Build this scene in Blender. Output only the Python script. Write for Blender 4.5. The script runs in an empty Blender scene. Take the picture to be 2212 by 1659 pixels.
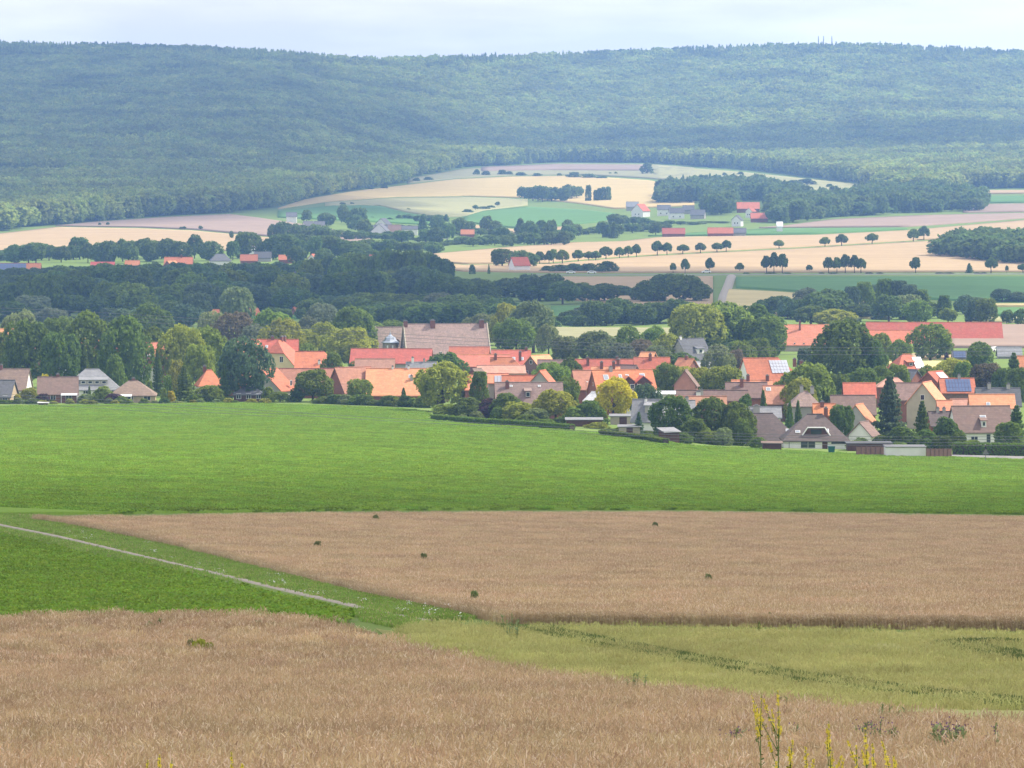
import bpy, math, random
import numpy as np
from mathutils import Vector, Matrix

random.seed(7)
RNG = np.random.default_rng(11)
scene = bpy.context.scene
COL = scene.collection

# ------------------------------------------------------------------ camera
F = 10098.0                      # focal length in units of a 2212 px wide frame
PITCH = math.atan(529.5 / F)
cam_d = bpy.data.cameras.new('camera')
cam_d.sensor_width = 36.0
cam_d.lens = 36.0 * F / 2212.0
cam_d.clip_start = 0.5
cam_d.clip_end = 60000
cam = bpy.data.objects.new('camera', cam_d)
COL.objects.link(cam)
cam.location = (0, 0, 0)
cam.rotation_euler = (math.pi / 2 - PITCH, 0, 0)
scene.camera = cam

# ------------------------------------------------------------------ light
SUN_AZ, SUN_EL = math.radians(72), math.radians(48)
L = Vector((math.sin(SUN_AZ) * math.cos(SUN_EL), math.cos(SUN_AZ) * math.cos(SUN_EL), math.sin(SUN_EL)))
sun_d = bpy.data.lights.new('sun', 'SUN')
sun_d.energy = 5.0
sun_d.angle = math.radians(0.55)
sun_d.color = (1.0, 0.93, 0.82)
sun = bpy.data.objects.new('sun', sun_d)
COL.objects.link(sun)
sun.rotation_euler = L.to_track_quat('Z', 'Y').to_euler()

world = bpy.data.worlds.new('World')
scene.world = world
world.use_nodes = True
nt = world.node_tree
nt.nodes.clear()
def wn(t, **k):
    n = nt.nodes.new(t)
    for a, b in k.items(): setattr(n, a, b)
    return n
out = wn('ShaderNodeOutputWorld'); bg = wn('ShaderNodeBackground'); sky = wn('ShaderNodeTexSky')
sky.sky_type = 'NISHITA'; sky.sun_disc = False
sky.sun_elevation = SUN_EL; sky.sun_rotation = SUN_AZ
sky.altitude = 200; sky.air_density = 1.0; sky.dust_density = 1.2
bg.inputs['Strength'].default_value = 0.12
tc = wn('ShaderNodeTexCoord')
sep = wn('ShaderNodeSeparateXYZ'); nt.links.new(tc.outputs['Generated'], sep.inputs[0])
zc = wn('ShaderNodeMath', operation='MAXIMUM'); zc.inputs[1].default_value = 0.0
nt.links.new(sep.outputs['Z'], zc.inputs[0])
za = wn('ShaderNodeMath', operation='ADD'); za.inputs[1].default_value = 0.16
nt.links.new(zc.outputs[0], za.inputs[0])
dx = wn('ShaderNodeMath', operation='DIVIDE'); dy = wn('ShaderNodeMath', operation='DIVIDE')
nt.links.new(sep.outputs['X'], dx.inputs[0]); nt.links.new(za.outputs[0], dx.inputs[1])
nt.links.new(sep.outputs['Y'], dy.inputs[0]); nt.links.new(za.outputs[0], dy.inputs[1])
cmb = wn('ShaderNodeCombineXYZ')
nt.links.new(dx.outputs[0], cmb.inputs[0]); nt.links.new(dy.outputs[0], cmb.inputs[1])
ns = wn('ShaderNodeTexNoise'); ns.inputs['Scale'].default_value = 1.25; ns.inputs['Detail'].default_value = 6
ns.inputs['Roughness'].default_value = 0.55; ns.inputs['Distortion'].default_value = 0.3
nt.links.new(cmb.outputs[0], ns.inputs['Vector'])
# cover: nearly closed cloud low over the horizon, broken overhead
cov = wn('ShaderNodeMapRange'); cov.inputs['From Min'].default_value = 0.0; cov.inputs['From Max'].default_value = 0.55
cov.inputs['To Min'].default_value = 0.62; cov.inputs['To Max'].default_value = 0.10
nt.links.new(zc.outputs[0], cov.inputs['Value'])
ad = wn('ShaderNodeMath', operation='ADD'); nt.links.new(ns.outputs['Fac'], ad.inputs[0]); nt.links.new(cov.outputs[0], ad.inputs[1])
cf = wn('ShaderNodeMapRange'); cf.inputs['From Min'].default_value = 0.40; cf.inputs['From Max'].default_value = 0.62
nt.links.new(ad.outputs[0], cf.inputs['Value'])
ns2 = wn('ShaderNodeTexNoise'); ns2.inputs['Scale'].default_value = 2.1; ns2.inputs['Detail'].default_value = 7
ns2.inputs['Roughness'].default_value = 0.5
nt.links.new(cmb.outputs[0], ns2.inputs['Vector'])
cr = wn('ShaderNodeValToRGB')
cr.color_ramp.elements[0].position = 0.41; cr.color_ramp.elements[0].color = (0.78, 0.765, 0.81, 1)
cr.color_ramp.elements[1].position = 0.60; cr.color_ramp.elements[1].color = (1.0, 0.97, 0.965, 1)
nt.links.new(ns2.outputs['Fac'], cr.inputs[0])
cs = wn('ShaderNodeVectorMath', operation='SCALE'); cs.inputs['Scale'].default_value = 8.6
nt.links.new(cr.outputs[0], cs.inputs[0])
mx = wn('ShaderNodeMix', data_type='RGBA')
nt.links.new(cf.outputs[0], mx.inputs[0]); nt.links.new(sky.outputs[0], mx.inputs[6]); nt.links.new(cs.outputs[0], mx.inputs[7])
nt.links.new(mx.outputs[2], bg.inputs['Color'])
nt.links.new(bg.outputs[0], out.inputs['Surface'])

scene.view_settings.view_transform = 'Standard'
scene.view_settings.look = 'None'
scene.view_settings.exposure = 0.6
scene.view_settings.gamma = 1.0
scene.render.engine = 'CYCLES'
scene.cycles.use_denoising = True
scene.cycles.max_bounces = 6
scene.cycles.diffuse_bounces = 2
scene.cycles.transmission_bounces = 2
scene.cycles.volume_bounces = 2
scene.cycles.transparent_max_bounces = 8
scene.cycles.caustics_reflective = False
scene.cycles.caustics_refractive = False

# ------------------------------------------------------------------ ground shape
CP, SP = math.cos(PITCH), math.sin(PITCH)
def ray(x, y):
    a = (np.asarray(x, float) - 1106.0) / F
    b = -(np.asarray(y, float) - 829.5) / F
    yy = CP + b * SP
    return a / yy, (-SP + b * CP) / yy          # X/Y, Z/Y
def P(x, y, d):
    u, v = ray(x, y)
    return Vector((float(u * d), float(d), float(v * d)))

def pchip(xk, yk, xq):
    xk = np.asarray(xk, float); yk = np.asarray(yk, float)
    h = np.diff(xk); dl = np.diff(yk) / h
    m = np.zeros_like(yk)
    for i in range(1, len(xk) - 1):
        if dl[i - 1] * dl[i] > 0:
            w1 = 2 * h[i] + h[i - 1]; w2 = h[i] + 2 * h[i - 1]
            m[i] = (w1 + w2) / (w1 / dl[i - 1] + w2 / dl[i])
    m[0], m[-1] = dl[0], dl[-1]
    xq = np.clip(xq, xk[0], xk[-1])
    i = np.clip(np.searchsorted(xk, xq) - 1, 0, len(xk) - 2)
    t = (xq - xk[i]) / h[i]
    return ((2*t**3 - 3*t**2 + 1) * yk[i] + (t**3 - 2*t**2 + t) * h[i] * m[i]
            + (-2*t**3 + 3*t**2) * yk[i+1] + (t**3 - t**2) * h[i] * m[i+1])

NEAR = [(3400, 9), (2400, 22), (1900, 48)]
PROF = {
 0:   [(1659,85),(1500,130),(1325,190),(1140,325),(1000,600),(870,1050),(760,1370),(700,1600),(650,1830),(600,2130),(560,2420),(520,2800),(495,3050),(460,3450),(400,4050),(300,5000),(200,6000),(130,6900)],
 550: [(1659,85),(1500,128),(1335,178),(1200,285),(1107,405),(1000,615),(868,1055),(765,1350),(700,1590),(650,1830),(600,2120),(550,2500),(500,2950),(465,3250),(440,3700),(400,4250),(300,5100),(200,6100),(130,7000)],
 1106:[(1659,85),(1500,125),(1355,166),(1230,270),(1105,450),(1000,670),(915,930),(870,1065),(770,1330),(710,1540),(600,2090),(540,2570),(500,3050),(470,3500),(440,4000),(400,4500),(380,4800),(350,5300),(335,5600),(250,6300),(130,7200)],
 1650:[(1659,85),(1520,120),(1360,160),(1230,280),(1110,465),(1000,755),(975,850),(900,1000),(800,1230),(700,1550),(600,2060),(545,2480),(500,2900),(460,3400),(430,3900),(390,4600),(360,5200),(330,5600),(250,6300),(130,7300)],
 2212:[(1659,82),(1550,112),(1365,157),(1240,275),(1115,460),(985,850),(920,980),(800,1230),(700,1550),(600,2060),(560,2350),(500,2850),(462,3300),(420,3900),(380,4600),(330,5400),(250,6300),(130,7300)],
}
GX = np.arange(0, 2213, 14.0)
GX[-1] = 2212
GY = np.arange(130, 3401, 2.0)
_cols = sorted(PROF)
_W = np.array([pchip([k for k, _ in (NEAR + PROF[c])[::-1]], [1.0 / d for _, d in (NEAR + PROF[c])[::-1]], GY) for c in _cols])
WT = np.array([pchip(_cols, _W[:, j], GX) for j in range(len(GY))]).T      # [x, y] -> 1/d
RX = [-400,0,300,550,700,820,1000,1106,1300,1500,1700,1880,2000,2212,2600]
RY = [96,113,118,127,139,146,140,138,131,122,114,113,118,129,150]
def ridge(x): return pchip(RX, RY, np.asarray(x, float))
def to_screen_y(x, yc):
    s = np.clip((330 - yc) / 200.0, 0, 1)
    return yc - (130 - ridge(x)) * s
def invd(x, y):
    fx = np.clip(np.asarray(x, float), 0, 2211.99) / 14.0
    fx = np.minimum(fx, len(GX) - 1.001)
    fy = np.clip((np.asarray(y, float) - 130) / 2.0, 0, len(GY) - 1.001)
    i = fx.astype(int); j = fy.astype(int); a = fx - i; b = fy - j
    return (WT[i, j]*(1-a)*(1-b) + WT[i+1, j]*a*(1-b) + WT[i, j+1]*(1-a)*b + WT[i+1, j+1]*a*b)
LS = np.linspace(math.log(9.0), math.log(7350.0), 1400)
YT = np.array([np.interp(-LS[::-1], np.log(WT[i]), GY)[::-1] for i in range(len(GX))])  # [x, logd] -> canonical y
def y_of(x, d):
    fx = np.clip(np.asarray(x, float), 0, 2211.99) / 14.0
    fx = np.minimum(fx, len(GX) - 1.001)
    fs = np.clip((np.log(np.maximum(np.asarray(d, float), 9.0)) - LS[0]) / (LS[1] - LS[0]), 0, len(LS) - 1.001)
    i = fx.astype(int); j = fs.astype(int); a = fx - i; b = fs - j
    return (YT[i, j]*(1-a)*(1-b) + YT[i+1, j]*a*(1-b) + YT[i, j+1]*(1-a)*b + YT[i+1, j+1]*a*b)
def ground_xy(X, Y):
    X = np.asarray(X, float); Y = np.asarray(Y, float)
    x = 1106 + F * X / Y
    for _ in range(2):
        yc = y_of(x, Y); ys = to_screen_y(x, yc)
        b = -(ys - 829.5) / F
        x = 1106 + F * X / Y * (CP + b * SP)
    u, v = ray(x, ys)
    return v * Y, x, yc
def gz(X, Y): return float(ground_xy(X, Y)[0])
def gpt(x, y):          # point of the ground seen at a frame position
    d = 1.0 / invd(x, y)
    u, v = ray(x, to_screen_y(np.asarray(x, float), np.asarray(y, float)))
    return u * d, d, v * d

# ------------------------------------------------------------------ helpers
def tag(o, label=None, cat=None, group=None, kind=None):
    if label: o['label'] = label
    if cat: o['category'] = cat
    if group: o['group'] = group
    if kind: o['kind'] = kind
    return o
def empty(name, loc, rz=0):
    o = bpy.data.objects.new(name, None); COL.objects.link(o)
    o.location = loc; o.rotation_euler = (0, 0, rz); o.empty_display_size = 0.5
    return o
def link(name, me, parent=None, loc=None):
    o = bpy.data.objects.new(name, me); COL.objects.link(o)
    if parent is not None: o.parent = parent
    if loc is not None: o.location = loc
    return o
def np_mesh(name, V, faces_n, idx, mats, smooth=False, fm=None):
    """faces_n: array of face sizes, idx: flat vertex indices"""
    me = bpy.data.meshes.new(name)
    V = np.asarray(V, np.float32)
    me.vertices.add(len(V)); me.vertices.foreach_set('co', V.ravel())
    idx = np.asarray(idx, np.int32); faces_n = np.asarray(faces_n, np.int32)
    me.loops.add(len(idx)); me.loops.foreach_set('vertex_index', idx)
    me.polygons.add(len(faces_n))
    st = np.concatenate([[0], np.cumsum(faces_n)[:-1]]).astype(np.int32)
    me.polygons.foreach_set('loop_start', st)
    if fm is not None: me.polygons.foreach_set('material_index', np.asarray(fm, np.int32))
    if smooth: me.polygons.foreach_set('use_smooth', np.ones(len(faces_n), bool))
    me.update(calc_edges=True)
    for m in mats: me.materials.append(m)
    return me
class MB:
    def __init__(s): s.v = []; s.f = []; s.m = []
    def poly(s, pts, m=0):
        n = len(s.v); s.v += [tuple(p) for p in pts]; s.f.append(list(range(n, n + len(pts)))); s.m.append(m)
    def solid(s, pts, faces, m=0):
        n = len(s.v); s.v += [tuple(p) for p in pts]
        for f in faces: s.f.append([n + i for i in f]); s.m.append(m)
    def box(s, x0, x1, y0, y1, z0, z1, m=0):
        s.solid([(x0,y0,z0),(x1,y0,z0),(x1,y1,z0),(x0,y1,z0),(x0,y0,z1),(x1,y0,z1),(x1,y1,z1),(x0,y1,z1)],
                [(0,3,2,1),(4,5,6,7),(0,1,5,4),(1,2,6,5),(2,3,7,6),(3,0,4,7)], m)
    def obox(s, o, ax, ay, az, m=0):   # box from origin o with edge vectors
        o, ax, ay, az = map(Vector, (o, ax, ay, az))
        p = [o, o+ax, o+ax+ay, o+ay]; p += [q + az for q in p]
        s.solid(p, [(0,3,2,1),(4,5,6,7),(0,1,5,4),(1,2,6,5),(2,3,7,6),(3,0,4,7)], m)
    def tube(s, pts, rad, n=6, m=0, cap=True):
        pts = [Vector(p) for p in pts]; base = len(s.v)
        for i, p in enumerate(pts):
            t = (pts[min(i+1, len(pts)-1)] - pts[max(i-1, 0)]).normalized()
            a = t.orthogonal().normalized() if abs(t.z) < .99 else Vector((1, 0, 0))
            if abs(t.z) < .99: a = t.cross(Vector((0, 0, 1))).normalized()
            b = t.cross(a).normalized()
            r = rad[i] if isinstance(rad, (list, tuple)) else rad
            for k in range(n):
                an = 2 * math.pi * k / n
                s.v.append(tuple(p + a * (r * math.cos(an)) + b * (r * math.sin(an))))
        for i in range(len(pts) - 1):
            for k in range(n):
                a0 = base + i*n + k; a1 = base + i*n + (k+1) % n
                s.f.append([a0, a1, a1 + n, a0 + n]); s.m.append(m)
        if cap:
            s.f.append([base + (len(pts)-1)*n + k for k in range(n)]); s.m.append(m)
    def mesh(s, name, mats, smooth=False):
        me = bpy.data.meshes.new(name); me.from_pydata(s.v, [], s.f)
        if not isinstance(mats, (list, tuple)): mats = [mats]
        for m in mats: me.materials.append(m)
        if len(mats) > 1: me.polygons.foreach_set('material_index', s.m)
        if smooth: me.polygons.foreach_set('use_smooth', [True] * len(s.f))
        me.update(); return me
    def build(s, name, mats, parent=None, smooth=False, loc=None):
        return link(name, s.mesh(name, mats, smooth), parent, loc)

# ------------------------------------------------------------------ materials
def mat(name, col, rough=0.9, var=0.15, scale=1.0, detail=4, spec=0.2, col2=None, metal=0.0, bump=0.0, bscale=None, stretch=None, objrand=0.0, trans=0.0, coord='Object', loc=None):
    m = bpy.data.materials.new(name); m.use_nodes = True
    t = m.node_tree; b = t.nodes['Principled BSDF']
    b.inputs['Roughness'].default_value = rough
    b.inputs['Specular IOR Level'].default_value = spec
    b.inputs['Metallic'].default_value = metal
    tcn = t.nodes.new('ShaderNodeTexCoord'); src = tcn.outputs[coord]
    if stretch:
        mp = t.nodes.new('ShaderNodeMapping'); mp.inputs['Scale'].default_value = stretch
        t.links.new(src, mp.inputs[0]); src = mp.outputs[0]
    n = t.nodes.new('ShaderNodeTexNoise'); n.inputs['Scale'].default_value = scale; n.inputs['Detail'].default_value = detail
    n.inputs['Roughness'].default_value = 0.62
    t.links.new(src, n.inputs['Vector'])
    mr = t.nodes.new('ShaderNodeMapRange'); mr.inputs['From Min'].default_value = 0.3; mr.inputs['From Max'].default_value = 0.7
    t.links.new(n.outputs['Fac'], mr.inputs['Value'])
    mixn = t.nodes.new('ShaderNodeMix'); mixn.data_type = 'RGBA'
    c2 = col2 if col2 else tuple(c * (1 + var) for c in col)
    c1 = col if col2 else tuple(c * (1 - var) for c in col)
    mixn.inputs[6].default_value = (*c1, 1); mixn.inputs[7].default_value = (*c2, 1)
    t.links.new(mr.outputs[0], mixn.inputs[0])
    res = mixn.outputs[2]
    if objrand:
        oi = t.nodes.new('ShaderNodeObjectInfo')
        hs = t.nodes.new('ShaderNodeHueSaturation')
        m1 = t.nodes.new('ShaderNodeMapRange'); m1.inputs['To Min'].default_value = 1 - objrand; m1.inputs['To Max'].default_value = 1 + objrand
        t.links.new(oi.outputs['Random'], m1.inputs['Value'])
        if loc:
            lm = t.nodes.new('ShaderNodeMapping'); lm.inputs['Scale'].default_value = loc[:3]; t.links.new(oi.outputs['Location'], lm.inputs[0])
            lnz = t.nodes.new('ShaderNodeTexNoise'); lnz.inputs['Scale'].default_value = 1.0; lnz.inputs['Detail'].default_value = 5; t.links.new(lm.outputs[0], lnz.inputs['Vector'])
            lr = t.nodes.new('ShaderNodeMapRange'); lr.inputs['From Min'].default_value = .32; lr.inputs['From Max'].default_value = .68
            lr.inputs['To Min'].default_value = 1 - loc[3]; lr.inputs['To Max'].default_value = 1 + loc[3]; t.links.new(lnz.outputs['Fac'], lr.inputs['Value'])
            lx = t.nodes.new('ShaderNodeMath'); lx.operation = 'MULTIPLY'; t.links.new(m1.outputs[0], lx.inputs[0]); t.links.new(lr.outputs[0], lx.inputs[1]); t.links.new(lx.outputs[0], hs.inputs['Value'])
        else:
            t.links.new(m1.outputs[0], hs.inputs['Value'])
        m2 = t.nodes.new('ShaderNodeMapRange'); m2.inputs['To Min'].default_value = 0.485; m2.inputs['To Max'].default_value = 0.515
        ml = t.nodes.new('ShaderNodeMath'); ml.operation = 'FRACT'
        mm = t.nodes.new('ShaderNodeMath'); mm.operation = 'MULTIPLY'; mm.inputs[1].default_value = 7.13
        t.links.new(oi.outputs['Random'], mm.inputs[0]); t.links.new(mm.outputs[0], ml.inputs[0]); t.links.new(ml.outputs[0], m2.inputs['Value'])
        t.links.new(m2.outputs[0], hs.inputs['Hue'])
        t.links.new(res, hs.inputs['Color']); res = hs.outputs[0]
    t.links.new(res, b.inputs['Base Color'])
    if bump:
        n2 = t.nodes.new('ShaderNodeTexNoise'); n2.inputs['Scale'].default_value = bscale or scale * 3; n2.inputs['Detail'].default_value = 5
        t.links.new(src, n2.inputs['Vector'])
        bp = t.nodes.new('ShaderNodeBump'); bp.inputs['Strength'].default_value = 1.0; bp.inputs['Distance'].default_value = bump
        t.links.new(n2.outputs['Fac'], bp.inputs['Height']); t.links.new(bp.outputs[0], b.inputs['Normal'])
    if trans:
        tr = t.nodes.new('ShaderNodeBsdfTranslucent'); t.links.new(res, tr.inputs['Color'])
        ms = t.nodes.new('ShaderNodeMixShader'); ms.inputs[0].default_value = trans
        t.links.new(b.outputs[0], ms.inputs[1]); t.links.new(tr.outputs[0], ms.inputs[2])
        t.links.new(ms.outputs[0], t.nodes['Material Output'].inputs['Surface'])
    return m
def two_scale(name, ca, cb, cc, s1, s2, stretch=None, rough=0.95, bump=0.0, bscale=3.0):
    """field surface: large patches, streaks along the rows, fine grain"""
    m = mat(name, ca, rough=rough, scale=s1, col2=cb, detail=6, spec=0.1, stretch=stretch, bump=bump, bscale=bscale)
    t = m.node_tree; b = t.nodes['Principled BSDF']
    old = b.inputs['Base Color'].links[0].from_socket
    tcn = t.nodes.new('ShaderNodeTexCoord')
    n = t.nodes.new('ShaderNodeTexNoise'); n.inputs['Scale'].default_value = s2; n.inputs['Detail'].default_value = 8; n.inputs['Roughness'].default_value = 0.7
    t.links.new(tcn.outputs['Object'], n.inputs['Vector'])
    mr = t.nodes.new('ShaderNodeMapRange'); mr.inputs['From Min'].default_value = 0.42; mr.inputs['From Max'].default_value = 0.68
    mr.inputs['To Max'].default_value = 0.7
    t.links.new(n.outputs['Fac'], mr.inputs['Value'])
    mx2 = t.nodes.new('ShaderNodeMix'); mx2.data_type = 'RGBA'
    mx2.inputs[7].default_value = (*cc, 1)
    t.links.new(mr.outputs[0], mx2.inputs[0]); t.links.new(old, mx2.inputs[6]); t.links.new(mx2.outputs[2], b.inputs['Base Color'])
    return m

LEAF = {}
for k, c, v in [('mid', (.19,.26,.040), .42), ('dark', (.130,.190,.034), .42), ('yg', (.31,.33,.048), .38), ('gold', (.52,.46,.03), .25),
             ('blue', (.125,.185,.085), .35), ('grey', (.20,.235,.13), .3), ('purple', (.10,.055,.058), .35), ('brown', (.18,.15,.08), .3),
             ('pale', (.22,.265,.10), .32), ('belt', (.130,.195,.046), .42), ('far', (.135,.20,.052), .4), ('forest', (.30,.36,.08), .45)]:
    LEAF[k] = mat('leaf_' + k, c, rough=0.75, var=v, scale=6.0, spec=0.1, trans=0.5, objrand=0.2, loc=(.012, .006, 0, .38) if k == 'forest' else None)
BARK = mat('bark', (.09, .07, .05), scale=6, var=.3)
TONE = {'mid': 'mid green', 'dark': 'dark green', 'yg': 'yellowish green', 'gold': 'bright golden yellow', 'blue': 'bluish green', 'grey': 'greyish green',
        'purple': 'dark purple leaved', 'brown': 'brownish', 'pale': 'pale green', 'belt': 'deep green', 'far': 'dusky green'}
GRASS = two_scale('meadow_grass', (.12,.19,.04), (.15,.225,.045), (.17,.20,.06), .05, .9)
WHEAT = two_scale('ripe_grain', (.42,.305,.185), (.46,.34,.21), (.38,.27,.16), .03, 1.2, stretch=(.35, 1.6, 1), bump=.12, bscale=5)
WHEATF = two_scale('ripe_grain_far', (.40,.29,.18), (.46,.34,.22), (.36,.26,.15), .012, .12, stretch=(.35, 1.6, 1))
BEET = two_scale('beet_leaves', (.155,.26,.030), (.18,.29,.034), (.125,.22,.026), .02, 1.0, stretch=(.3, 1.4, 1), bump=.2, bscale=3)
BARLEY = two_scale('green_barley', (.37,.365,.14), (.41,.39,.155), (.32,.325,.12), .04, 1.5, stretch=(.5, 1.4, 1), bump=.12, bscale=5)
def farfield(name, c): return two_scale(name, tuple(v*.88 for v in c), tuple(v*1.12 for v in c), tuple(v*.8 for v in c), .02, .12, stretch=(.25, 2.2, 1))
M_TAN = farfield('far_tan', (.40,.29,.165)); M_GOLD = farfield('far_gold', (.50,.38,.165)); M_BRN = farfield('far_brown', (.30,.22,.17))
M_GRN = farfield('far_green', (.10,.21,.06)); M_PALE = farfield('far_pale', (.33,.32,.15)); M_YEL = farfield('far_yellow', (.52,.43,.2)); M_OLIVE = farfield('far_olive', (.28,.27,.14))
GRAVEL = mat('gravel', (.34,.30,.24), scale=2.5, var=.25)
ASPH = mat('road_grey', (.20,.19,.18), scale=.5)
def tiles(name, c, v=.16):
    m = mat(name, c, rough=.82, var=v, scale=2.2, detail=9, spec=.2, objrand=.2, stretch=(1, 1, .5))
    t = m.node_tree; b = t.nodes['Principled BSDF']; old = b.inputs['Base Color'].links[0].from_socket
    tcn = t.nodes.new('ShaderNodeTexCoord'); n = t.nodes.new('ShaderNodeTexNoise'); n.inputs['Scale'].default_value = .45; n.inputs['Detail'].default_value = 10; n.inputs['Roughness'].default_value = .75
    t.links.new(tcn.outputs['Object'], n.inputs['Vector'])
    mr = t.nodes.new('ShaderNodeMapRange'); mr.inputs['From Min'].default_value = .47; mr.inputs['From Max'].default_value = .72; mr.inputs['To Max'].default_value = .55
    t.links.new(n.outputs['Fac'], mr.inputs['Value'])
    mx2 = t.nodes.new('ShaderNodeMix'); mx2.data_type = 'RGBA'; g = sum(c) / 3
    mx2.inputs[7].default_value = (c[0]*.55 + g*.2, c[1]*.55 + g*.25, c[2]*.55 + g*.2, 1)
    t.links.new(mr.outputs[0], mx2.inputs[0]); t.links.new(old, mx2.inputs[6])
    # tile courses: alternate rows a shade apart
    sx = t.nodes.new('ShaderNodeSeparateXYZ'); t.links.new(tcn.outputs['Object'], sx.inputs[0])
    br = t.nodes.new('ShaderNodeTexBrick'); br.inputs['Color1'].default_value = (1, 1, 1, 1); br.inputs['Color2'].default_value = (.78, .78, .78, 1); br.inputs['Mortar'].default_value = (.6, .6, .6, 1)
    br.inputs['Scale'].default_value = 1.0; br.inputs['Brick Width'].default_value = .9; br.inputs['Row Height'].default_value = .34; br.inputs['Mortar Size'].default_value = .02
    cb = t.nodes.new('ShaderNodeCombineXYZ'); ay = t.nodes.new('ShaderNodeMath'); ay.operation = 'ADD'
    t.links.new(sx.outputs['X'], ay.inputs[0]); t.links.new(sx.outputs['Y'], ay.inputs[1])
    t.links.new(ay.outputs[0], cb.inputs[0]); t.links.new(sx.outputs['Z'], cb.inputs[1]); t.links.new(cb.outputs[0], br.inputs['Vector'])
    ml = t.nodes.new('ShaderNodeMix'); ml.data_type = 'RGBA'; ml.blend_type = 'MULTIPLY'; ml.inputs[0].default_value = .75
    t.links.new(mx2.outputs[2], ml.inputs[6]); t.links.new(br.outputs['Color'], ml.inputs[7]); t.links.new(ml.outputs[2], b.inputs['Base Color'])
    return m
ROOF = {'orange': tiles('tile_orange', (.66,.27,.15)), 'red': tiles('tile_red', (.54,.18,.10)), 'dkred': tiles('tile_dark_red', (.42,.12,.085)),
        'brown': tiles('tile_brown', (.22,.15,.12)), 'rust': tiles('tile_rust', (.42,.19,.13)), 'greybrown': tiles('tile_grey_brown', (.30,.215,.18), .22), 'slate': tiles('slate', (.14,.14,.15)),
        'grey': tiles('tile_grey', (.26,.26,.27)), 'dark': tiles('tile_dark', (.13,.10,.09)), 'pink': tiles('tile_pink', (.48,.24,.19)), 'white': tiles('sheet_white', (.72,.72,.72), .05)}
WALL = {'white': mat('render_white', (.74,.73,.70), scale=.6, var=.06), 'cream': mat('render_cream', (.62,.52,.31), scale=.6, var=.08), 'brick': mat('brick_red', (.24,.10,.07), scale=3, var=.22),
        'tan': mat('brick_tan', (.42,.33,.21), scale=3, var=.15), 'beige': mat('render_beige', (.45,.39,.30), scale=.5, var=.1), 'grey': mat('render_grey', (.36,.34,.31), scale=.7, var=.12),
        'stone': mat('rubble_stone', (.33,.27,.21), scale=1.6, var=.3), 'wood': mat('stained_wood', (.10,.05,.035), scale=2, var=.25), 'brown': mat('brick_brown', (.19,.12,.09), scale=3, var=.2), 'pink': mat('render_pink', (.45,.22,.18), scale=1, var=.1)}
FRAME = mat('window_frame_white', (.78,.78,.76), rough=.5, var=.03)
GLASS = mat('window_glass', (.03,.035,.04), rough=.08, var=.1, spec=.6)
SKYG = mat('skylight_glass', (.30,.33,.37), rough=.12, var=.05, spec=.9)
SOLAR = mat('solar_cells', (.07,.10,.20), rough=.28, var=.05, spec=1.0)
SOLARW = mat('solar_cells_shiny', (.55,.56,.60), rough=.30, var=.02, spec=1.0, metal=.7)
BRICKC = mat('chimney_brick', (.20,.085,.065), scale=5, var=.25)
CAPM = mat('chimney_cap', (.20,.19,.18), scale=4)
LEAD = mat('lead_sheet', (.42,.46,.52), rough=.35, var=.08, metal=.6)
WOODF = mat('fence_brown', (.15,.09,.07), scale=3, var=.2)
METAL = mat('wire_metal', (.16,.16,.16), rough=.5, var=.05)
STEM = mat('plant_stem', (.10,.17,.04), scale=5)
YEL = mat('clover_flower', (.72,.62,.09), scale=8, var=.15, trans=.3)
PURP = mat('thistle_flower', (.25,.15,.24), scale=8, var=.2)
THLEAF = mat('thistle_leaf', (.26,.33,.14), scale=6, var=.25, trans=.2)
STRAW = mat('straw_ear', (.50,.37,.215), scale=3, var=.2, trans=.25, objrand=.2, loc=(.05, .11, 0, .15))
STRAWL = mat('straw_pale', (.66,.54,.38), scale=3, var=.15, trans=.25, objrand=.15)
BARLEYL = mat('barley_ear', (.45,.44,.165), scale=3, var=.2, trans=.3, objrand=.12, loc=(.09, .2, 0, .18))
BEETL = mat('beet_leaf', (.20,.32,.034), rough=.65, scale=5, var=.3, spec=.2, trans=.4, objrand=.2, loc=(.02, .06, 0, .1))
GRASSL = mat('grass_blade', (.24,.36,.07), scale=3, var=.3, trans=.3, objrand=.25)
TRAMG = mat('wheel_track_shade_tufts', (.15,.20,.06), scale=3, var=.25, trans=.2)  # dark green chosen to stand in for shade inside the wheel track gaps
DRYG = mat('dry_grass', (.45,.38,.20), scale=3, var=.2, trans=.3)
FLW = mat('white_umbel', (.75,.75,.70), scale=3, var=.05)
# ------------------------------------------------------------------ ground sheet
def grid_faces(nr, nc):
    i = np.arange(nr - 1)[:, None] * nc + np.arange(nc - 1)[None, :]
    return np.stack([i, i + 1, i + nc + 1, i + nc], -1).reshape(-1, 4)
xs = np.arange(-1240, 3460, 40.0)
ys = np.concatenate([np.arange(3400, 1500, -12.0), np.arange(1500, 1360, -4.0), np.arange(1360, 1080, -2.0), np.arange(1080, 1000, -4.0), np.arange(1000, 130, -5.0), [130.0]])
XX, YY = np.meshgrid(xs, ys)
gx, gy, g_z = gpt(XX, YY)
rows = [np.stack([gx, gy, g_z], -1)]
near = rows[0][0].copy(); n1 = near.copy(); n1[:, 1] = 2; n1[:, 2] = -1.75; n0 = near.copy(); n0[:, 1] = -40; n0[:, 2] = -1.2
for r in (n1, n0): r[:, 0] = np.linspace(-40, 40, len(xs))
far = rows[0][-1]; b1 = far + np.array([0, 250, -12]); b2 = far + np.array([0, 900, -120])
G = np.concatenate([n0[None], n1[None], rows[0], b1[None], b2[None]], 0)
fc = grid_faces(G.shape[0], G.shape[1])
me = np_mesh('ground', G.reshape(-1, 3), np.full(len(fc), 4), fc.ravel(), [GRASS], smooth=True)
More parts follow.
